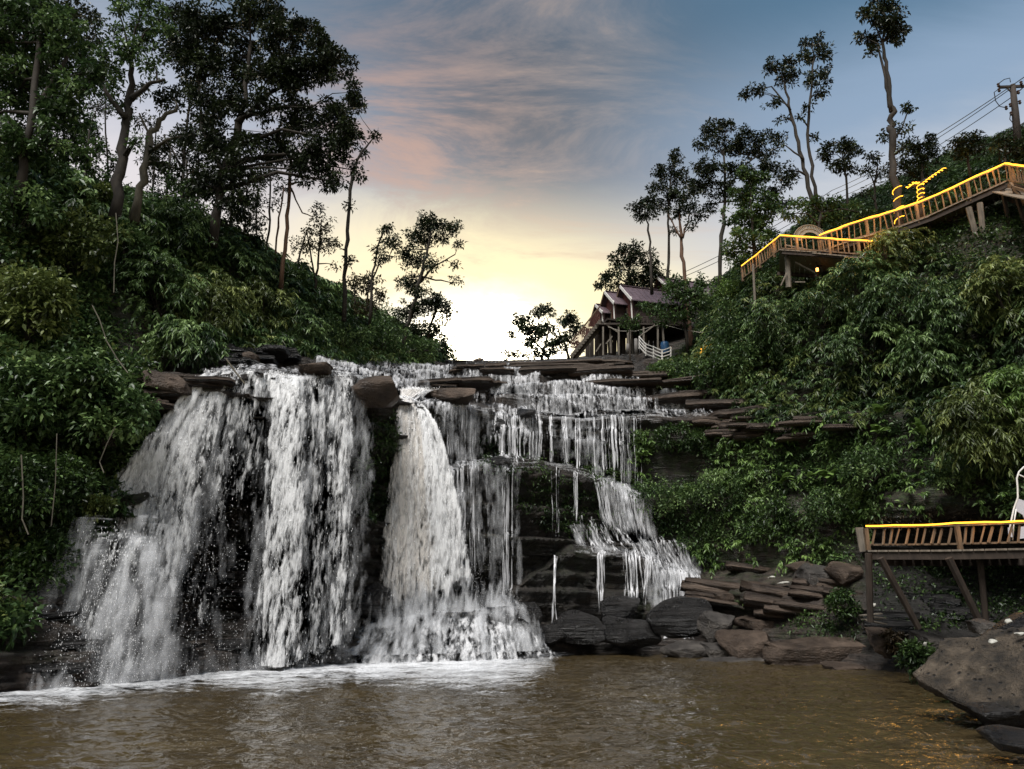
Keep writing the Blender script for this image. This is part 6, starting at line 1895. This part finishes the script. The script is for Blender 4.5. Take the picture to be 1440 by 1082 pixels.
# rope light wound round tree trunks
def wound(pts, Y, turns, rad, label):
    Q = []
    n = turns * 10
    for i in range(n + 1):
        t = i / n * (len(pts) - 1)
        k = min(int(t), len(pts) - 2)
        x = pts[k][0] + (pts[k + 1][0] - pts[k][0]) * (t - k)
        y = pts[k][1] + (pts[k + 1][1] - pts[k][1]) * (t - k)
        a = i / n * turns * 2 * math.pi
        Q.append(W(x, y, Y) + Vector((math.cos(a) * rad, math.sin(a) * rad, 0)))
    b = Q[0]
    mb = MB(b); mb.tube(Q, 0.017, 5)
    o = mb.build('rope_light', M['rope'], None, True); o.location = b
    tag(o, label, 'rope light', 'amber rope lights')
wound([(1265, 318), (1264, 290), (1261, 262)], 34.0, 4, 0.23, 'amber rope light wound round the foot of the tallest right tree')
stump = tree(33.6, [[(1294, 296, 3.6), (1295, 275, 3.2), (1293, 258, 2.6), (1310, 248, 1.8), (1328, 238, 1.4)], [(1294, 262, 2), (1282, 262, 1.4), (1274, 264, 1)]],
     [(1326, 240, 5, 4, .5)], 'short forked trunk above the walkway with its arms wrapped in amber light', group=RH, leaf=(5, 2.4), cr=4)
wound([(1295, 290), (1295, 275), (1294, 260)], 33.5, 5, 0.17, 'amber rope light wound round the short forked trunk')
wound([(1293, 262), (1310, 249), (1328, 237)], 33.5, 8, 0.08, 'amber rope light wound along the right arm of the short forked trunk')
wound([(1294, 258), (1285, 257), (1274, 265)], 33.5, 5, 0.08, 'amber rope light wound along the left arm of the short forked trunk')

# lamp-lit short rail beside the cabins
RL = [W(1012, 488, 44.5), W(988, 491, 45.0), W(986, 491, 46.0)]
c = W(986, 510, 45.2)
lr = empty('short_rail', c, 'short rail by the footpath below the cabins, lit amber', 'railing')
mb = MB(c); mb.bar(W(986, 492, 45.2), W(986, 512, 45.2), .09, .09); mb.build('post', M['wood'], lr)
mb = MB(c); mb.bar(W(1010, 489, 44.6), W(1010, 510, 44.6), .09, .09); mb.build('post', M['wood'], lr)
mb = MB(c); mb.bar(W(986, 492, 45.2), W(1012, 487, 44.6), .08, .08); mb.build('hand_rail', M['wood'], lr)
mb = MB(c); mb.bar(W(986, 504, 45.2), W(1012, 507, 44.6), .07, .07); mb.build('bottom_rail', M['wood'], lr)
rope([W(986, 508, 45.1), W(986, 491, 45.1), W(1002, 488, 44.8)], 0.035, 'rope_light', 'amber rope light on the short rail below the cabins')
rope([W(1012, 486, 44.5), W(1018, 484, 44.3)], 0.035, 'rope_light', 'short end of amber rope light in the leaves right of the short rail')

# lower deck at the right edge
LD = [(1217, 742, 22.0), (1320, 740, 21.0), (1430, 736, 20.0), (1520, 733, 19.2)]
P = [W(*p) for p in LD]
b2 = P[1] - Vector((0, 0, 2.2))
ld = empty('lower_deck', b2, 'wooden deck on slanting posts at the right edge just above the pool', 'deck')
railing(ld, b2, P, 0.50, 0.20, M['wood'], 0.35, 11, 0.05, 0.05, 0.11)
deck(ld, b2, P, 0.58, 4.6, M['wood_grey'], Vector((0.62, 1, 0)))
for (x1, y1, x2, y2, Y, rad) in [(1238, 785, 1292, 884, 21.4, .10), (1334, 785, 1386, 892, 20.4, .10), (1378, 785, 1387, 878, 20.9, .09), (1221, 778, 1224, 875, 21.9, .10), (1446, 785, 1452, 900, 19.6, .1)]:
    mb = MB(b2); mb.tube([W(x1, y1, Y), W(x2, y2, Y + .25)], [rad, rad * .9], 7); mb.build('support_post', M['wood_dark'], ld)  # dark wood colour stands in for shade on these posts
mb = MB(b2); mb.bar(W(1208, 742, 22.1), W(1214, 776, 22.1), .22, .05, (0, 1, 0)); mb.build('end_board', M['wood_grey'], ld)
rope([p + Vector((0, -0.03, 0.05)) for p in P], 0.022, 'rope_light', 'amber rope light along the hand rail of the lower deck', glow=8)

# crate of boards on the shore under the deck
c = W(1225, 872, 24.2)
cr_ = empty('board_stack', c, 'small stack of grey boards on the shore by the left deck post', 'boards')
for i, (dx, dz, w) in enumerate([(0, .16, .62), (-.05, .02, .5), (.1, .08, .45), (.0, -.06, .55)]):
    mb = MB(c); mb.box(c + Vector((dx, -.1 * i, dz)), (w, .3, .035), Matrix.Rotation(.1 * i - .1, 3, 'Y')); mb.build('board', M['wood_grey'], cr_)

# white swing seat on the lower deck
Yc = 21.0
c = W(1436, 765, Yc)
sw = empty('swing_seat', c, 'white tubular frame seat with pale woven panels at the right edge of the lower deck', 'seat')
def pipe(pts, rad, nm='frame'):
    mb = MB(c); mb.tube([W(x, y, Yc + dy) for x, y, dy in pts], rad, 6); mb.build(nm, M['white'], sw, True)
pipe([(1419, 762, 0), (1421, 738, 0), (1426, 715, 0), (1431.5, 700, 0), (1431, 685, 0), (1430, 673, 0), (1433, 664, 0), (1440, 657, 0), (1452, 654, .1), (1464, 658, .1), (1470, 672, .1), (1468, 700, .1), (1476, 735, .1), (1480, 762, .1)], 0.026)
pipe([(1433, 668, 0), (1442, 672, 0), (1456, 672, 0), (1468, 668, .1)], 0.02)
pipe([(1424, 760, 0), (1426, 735, -.1), (1429, 716, -.1)], 0.018)
mb = MB(c)
q = [W(x, y, Yc - .02) for x, y in [(1431, 701), (1450, 708), (1468, 702), (1470, 735), (1456, 728), (1444, 735), (1438, 724), (1428, 718)]]
q2 = [p + Vector((0, .03, 0)) for p in q]
mb.add(q + q2, [tuple(range(8)), tuple(range(15, 7, -1))] + [(i, i + 8, (i + 1) % 8 + 8, (i + 1) % 8) for i in range(8)])
mb.build('back_panel', M['mesh_white'], sw)
for pts in ([(1418, 742), (1422, 742), (1424, 756), (1419, 754)], [(1433, 741), (1450, 740), (1450, 756), (1434, 758)]):
    mb = MB(c)
    q = [W(x, y, Yc - .05) for x, y in pts]; q2 = [p + Vector((0, .03, 0)) for p in q]
    mb.add(q + q2, [(0, 1, 2, 3), (7, 6, 5, 4)] + [(i, i + 4, (i + 1) % 4 + 4, (i + 1) % 4) for i in range(4)])
    mb.build('side_panel', M['mesh_white'], sw)

# ------------------------------------------------------------------ cabins on the rocks
def cabin(apex, th, width, length, wall_h, rise, label, wallmat, gable='wall_red', stilts=2.6, over=0.35, win=True):
    """apex: the near (left) end of the ridge; th: heading of the ridge, from the right towards the distance"""
    A = Vector(apex)
    d = Vector((math.cos(th), math.sin(th), 0))
    s = Vector((math.sin(th), -math.cos(th), 0))     # towards the camera side
    o = empty('cabin', A - Vector((0, 0, wall_h + rise)), label, 'cabin', 'cabins above the falls')
    B = o.location.copy()
    def pt(a, b, z): return A + d * a + s * b - Vector((0, 0, z))
    hw = width / 2
    for sg in (-1, 1):
        mb = MB(B)
        mb.add([pt(0, sg * hw, rise), pt(length, sg * hw, rise), pt(length, sg * hw, rise + wall_h), pt(0, sg * hw, rise + wall_h),
                pt(0, sg * (hw - .1), rise), pt(length, sg * (hw - .1), rise), pt(length, sg * (hw - .1), rise + wall_h), pt(0, sg * (hw - .1), rise + wall_h)],
               [(0, 1, 2, 3), (7, 6, 5, 4), (0, 3, 7, 4), (1, 5, 6, 2), (0, 4, 5, 1), (3, 2, 6, 7)])
        w = mb.build('wall', M[wallmat], o)
        if sg == 1:
            n = int(length / 0.5)
            bmesh_ = box_mesh('board', 0.06, 0.05, wall_h - 0.1, M['wall_dark'])
            for i in range(n + 1):
                q = link('board', bmesh_, w, pt(length * i / max(1, n), hw + .02, rise + wall_h / 2) - B)
                q.rotation_euler = (0, 0, th)
    for e in (0.02, length - .02):
        mb = MB(B)
        for dz in (0, .08):
            pass
        V = [pt(e, 0, .12), pt(e, hw - .02, rise), pt(e, hw - .02, rise + wall_h), pt(e, -hw + .02, rise + wall_h), pt(e, -hw + .02, rise)]
        V2 = [v + d * .08 for v in V]
        mb.add(V + V2, [(0, 1, 2, 3, 4), (9, 8, 7, 6, 5)] + [(i, i + 5, (i + 1) % 5 + 5, (i + 1) % 5) for i in range(5)])
        w = mb.build('gable_wall', M[gable], o)
        if e < 1 and win:
            mb = MB(B)
            cc = pt(-.03, .1, rise + wall_h * .5)
            mb.bar(cc - s * .35, cc + s * .35, 0.06, wall_h * .55); f = mb.build('window', M['wood'], w)
            mb = MB(B)
            mb.bar(cc - s * .27 - d * .03, cc + s * .27 - d * .03, 0.03, wall_h * .42); mb.build('pane', M['wire'], f)
    for sg in (-1, 1):
        mb = MB(B)
        sl = rise / hw
        e0, e1 = -over, length + over
        ov = hw + .45
        V = [pt(e0, 0, 0), pt(e1, 0, 0), pt(e1, sg * ov, sl * ov), pt(e0, sg * ov, sl * ov)]
        V2 = [v + Vector((0, 0, .06)) for v in V]
        mb.add(V + V2, [(0, 1, 2, 3), (7, 6, 5, 4)] + [(i, i + 4, (i + 1) % 4 + 4, (i + 1) % 4) for i in range(4)])
        rf = mb.build('roof', M['roof'], o)
        n = int((e1 - e0) / 0.42)
        mb = MB(B)
        for i in range(n + 1):
            a = e0 + (e1 - e0) * i / n
            mb.bar(pt(a, sg * .05, sl * .05 - .075), pt(a, sg * ov, sl * ov - .075), 0.05, 0.035)
        mb.build('roof_rib', M['roof'], rf)
        mb = MB(B)
        mb.bar(pt(e0 - .03, 0, -.02), pt(e0 - .03, sg * ov, sl * ov - .02), 0.06, 0.2)
        mb.build('bargeboard', M['white' if sg == 1 else 'wood'], o)
    mb = MB(B); mb.bar(pt(-over, 0, -.09), pt(length + over, 0, -.09), .25, .05); mb.build('ridge_cap', M['roof'], o)
    mb = MB(B); mb.bar(pt(-.9, 0, rise + wall_h + .08), pt(length + .2, 0, rise + wall_h + .08), width + .6, .14); mb.build('floor', M['wood_dark'], o)
    for a in (-.6, length * .5, length):
        for b in (-hw, hw):
            mb = MB(B); p = pt(a, b, rise + wall_h + .15); mb.bar(p, p - Vector((0, 0, stilts)), .14, .14); mb.build('stilt', M['wood_grey'], o)
    mb = MB(B); p = pt(-.25, hw + .1, rise); mb.bar(p, p - Vector((0, 0, wall_h)), .09, .09); mb.build('corner_post', M['white'], o)
    return o
cabin(W(843, 430, 55.5), R(14), 2.2, 2.2, 1.3, 0.9, 'smallest red-gabled cabin at the head of the stairs, leftmost of the cabins', 'wall_dark', stilts=2.8)
cabin(W(856, 412, 54.5), R(16), 2.6, 2.4, 1.6, 1.25, 'middle-sized cabin with mauve roof second from the stairs', 'wall_dark', stilts=2.6)
cabin(W(878, 404, 53.5), R(16), 3.0, 4.6, 1.9, 1.5, 'largest mauve-roofed cabin with a white gable edge, third from the stairs', 'wall_dark', stilts=2.8)
cabin(W(930, 392, 60), R(18), 3.0, 5.6, 2.2, 1.5, 'rear cabin higher up with a red gable, half hidden by trees', 'wall_dark', stilts=3.5)

# terrace in front of the cabins, with stairs
Yt = 53.0
c = W(845, 458, Yt)
te = empty('terrace', c, 'dark timber terrace on posts in front of the cabins', 'terrace')
mb = MB(c)
a, b = W(845, 457, Yt), W(930, 457, Yt - 1.5)
n = 26
pm = box_mesh('plank', (b - a).length / n * .95, 3.0, .06, M['wood_dark'])
for i in range(n):
    q = link('plank', pm, te, a.lerp(b, (i + .5) / n) + Vector((0, 1.3, 0)) - c)
    q.rotation_euler = (0, 0, math.atan2(b.y - a.y, b.x - a.x))
mb.bar(a, b, .12, .28); mb.build('beam', M['wood_dark'], te)
for px, y1 in [(848, 500), (870, 503), (886, 503), (905, 500), (925, 498)]:
    mb = MB(c); p = W(px, 460, Yt - .3 - (px - 845) * .015); q = W(px, y1, Yt - .3 - (px - 845) * .015); mb.bar(p, q, .12, .12); mb.build('post', M['wood_grey'], te)
mb = MB(c); mb.bar(W(850, 455, Yt - .3), W(870, 468, Yt - .5), .09, .09); mb.build('brace', M['wood_grey'], te)
mb = MB(c); mb.bar(W(838, 495, Yt - .5), W(845, 484, Yt - .5), .09, .09); mb.build('brace', M['wood_grey'], te)
mb = MB(c); mb.bar(W(852, 484, Yt - .5), W(861, 473, Yt - .5), .09, .09); mb.build('brace', M['wood_grey'], te)
railing(te, c, [W(876, 446, Yt - .7), W(930, 446, Yt - 1.6)], .55, .22, M['wood_dark'], 0, 8, .06, .05, .1)
# back wall of planks in the dark space under the terrace
mb = MB(c)
for i in range(16):
    p = W(826 + i * 6.4, 462, Yt + 1.2); q = W(826 + i * 6.4, 502, Yt + 1.2)
    bb = MB(c); bb.bar(p, q, .30, .05, (0, 1, 0)); bb.build('board', M['wood_dark'], te)

s0, s1 = W(803, 502, 51.5), W(844, 452, 53.2)
st_ = empty('stairs', s0, 'steep wooden stairs with picket rail climbing from the rocks to the cabins', 'stairs')
side = Vector((0.25, 1, 0)).normalized() * 1.0
for off in (Vector((0, 0, 0)), side):
    mb = MB(s0); mb.bar(s0 + off, s1 + off, .10, .26); mb.build('stringer', M['wood_grey'], st_)
tm = box_mesh('tread', .34, 1.0, .05, M['wood_grey'])
for i in range(14):
    link('tread', tm, st_, s0.lerp(s1, (i + .5) / 14) + side * .5 + Vector((0, 0, .12)) - s0)
up_ = Vector((0, 0, 1.0))
mb = MB(s0); mb.bar(s0 + up_ * 1.1, s1 + up_ * 1.2, .08, .09); mb.build('hand_rail', M['wood'], st_)
for i in range(24):
    p = s0.lerp(s1, (i + .3) / 24)
    mb = MB(s0); mb.bar(p + Vector((0, 0, .1)), p + up_ * 1.15, .085, .04); mb.build('picket', M['wall_red'], st_)

# pale rail fence
FP = [(899, 474, 49.5), (908, 484, 48.8), (919, 488, 48.2), (931, 493, 47.6), (943, 489, 47.8)]
c = W(899, 492, 49.5)
fe = empty('rail_fence', c, 'pale rail fence bending round the path corner below the cabins', 'fence')
for i, (x, y, Y) in enumerate(FP):
    mb = MB(c); mb.bar(W(x, y - 1, Y), W(x, y + 17, Y), .09, .09); mb.build('post', M['white'], fe)
for k in range(4):
    for (x1, y1, Y1), (x2, y2, Y2) in zip(FP[:-1], FP[1:]):
        mb = MB(c); mb.bar(W(x1, y1 + k * 4.6, Y1 - .05), W(x2, y2 + k * 4.6, Y2 - .05), .05, .055); mb.build('rail', M['white'], fe)
c = W(935, 488, 48.6)
mb = MB(c)
mb.tube([c + Vector((0, 0, -.55)), c + Vector((0, 0, -.5)), c + Vector((0, 0, -.1)), c + Vector((0, 0, .3)), c + Vector((0, 0, .34))], [.26, .29, .31, .28, .24], 14)
br = mb.build('barrel', M['blue'], None, True); br.location = c
tag(br, 'blue plastic barrel standing behind the pale rail fence', 'barrel')
for px, py, h, lab in [(895, 488, 26, 'grey tree stump post left of the pale rail fence'), (883, 490, 14, 'short grey post under the terrace')]:
    c = W(px, py + h / 2, 49.8); mb = MB(c); mb.tube([c, c + Vector((.02, 0, h * .05))], [.16, .12], 8)
    o = mb.build('post', M['concrete'], None, True); o.location = c; o.name = 'stump'
    tag(o, lab, 'stump')
mb = MB(W(800, 470, 50)); c = W(900, 470, 50.5)
mb = MB(c); mb.tube([W(855, 460, 51.5), W(872, 466, 51), W(895, 466, 50.5), (W(930, 456, 50.2)), W(960, 464, 49), W(985, 468, 47), W(1006, 466, 45.5)], .025, 4)
o = mb.build('cable', M['lattice'], None); o.location = c
tag(o, 'pale slack cable strung in front of the cabins', 'cable')
mb = MB(c); mb.tube([W(900, 473, 50), W(915, 462, 50.2), W(928, 452, 50.4)], .05, 5)
o = mb.build('pole', M['wood_grey'], None); o.location = c
tag(o, 'slanting grey pole leaning behind the pale rail fence', 'pole')

# ------------------------------------------------------------------ power pole and lines
Yp = 36.0
c = W(1431, 215, Yp)
pp_ = empty('power_pole', c, 'dark concrete power pole with a cross arm on the right ridge', 'power pole')
mb = MB(c); mb.tube([W(1433, 222, Yp), W(1428, 160, Yp), W(1424, 120, Yp)], [.22, .19, .15], 8); mb.build('shaft', M['wood_dark'], pp_, True)
mb = MB(c); mb.bar(W(1405, 123, Yp), W(1452, 121, Yp), .12, .14); mb.build('cross_arm', M['wood_dark'], pp_)
mb = MB(c); mb.bar(W(1416, 124, Yp), W(1426, 134, Yp), .06, .06); mb.build('brace', M['wood_dark'], pp_)
mb = MB(c); mb.bar(W(1438, 124, Yp), W(1427, 134, Yp), .06, .06); mb.build('brace', M['wood_dark'], pp_)
for px, py in [(1404, 120), (1405, 127), (1415, 152), (1421, 148), (1422, 160), (1432, 130), (1436, 117), (1434, 144)]:
    mb = MB(c); p = W(px, py, Yp - .1)
    mb.tube([p + Vector((0, 0, -.12)), p + Vector((0, 0, -.06)), p, p + Vector((0, 0, .06)), p + Vector((0, 0, .12))], [.05, .09, .05, .09, .05], 7); mb.build('insulator', M['ceramic'], pp_)
for pts in ([(1404, 118), (1412, 112), (1420, 110), (1421, 116)], [(1404, 126), (1398, 130), (1400, 142), (1406, 150), (1416, 152)], [(1421, 160), (1420, 168), (1425, 174)]):
    mb = MB(c); mb.tube([W(x, y, Yp - .15) for x, y in pts], .025, 4); mb.build('jumper_wire', M['wire'], pp_)
def line(x1, y1, x2, y2, sag, label, Y1=36, Y2=62):
    A, B = W(x1, y1, Y1), W(x2, y2, Y2)
    Q = []
    for i in range(17):
        t = i / 16
        Q.append(A.lerp(B, t) - Vector((0, 0, sag * 4 * t * (1 - t))))
    mb = MB(A); mb.tube(Q, .03, 4)
    o = mb.build('power_line', M['wire'], None); o.location = A
    tag(o, label, 'power line', 'power lines running down from the pole')
line(1450, 102, 1170, 268, .5, 'topmost power line running down to the left from the pole', 33)
line(1420, 126, 1172, 274, .5, 'second power line from the top running down from the pole')
line(1424, 136, 1176, 280, .5, 'third power line from the top running down from the pole')
line(1452, 165, 1205, 300, .4, 'fourth power line, low, passing behind the small ridge trees', 34)
line(1452, 172, 1206, 306, .4, 'lowest power line passing behind the small ridge trees', 34)
line(1170, 268, 960, 384, .4, 'far stretch of the topmost power line above the rear cabin', 62, 66)
line(1176, 276, 965, 388, .4, 'far stretch of the second power line above the rear cabin', 62, 66)
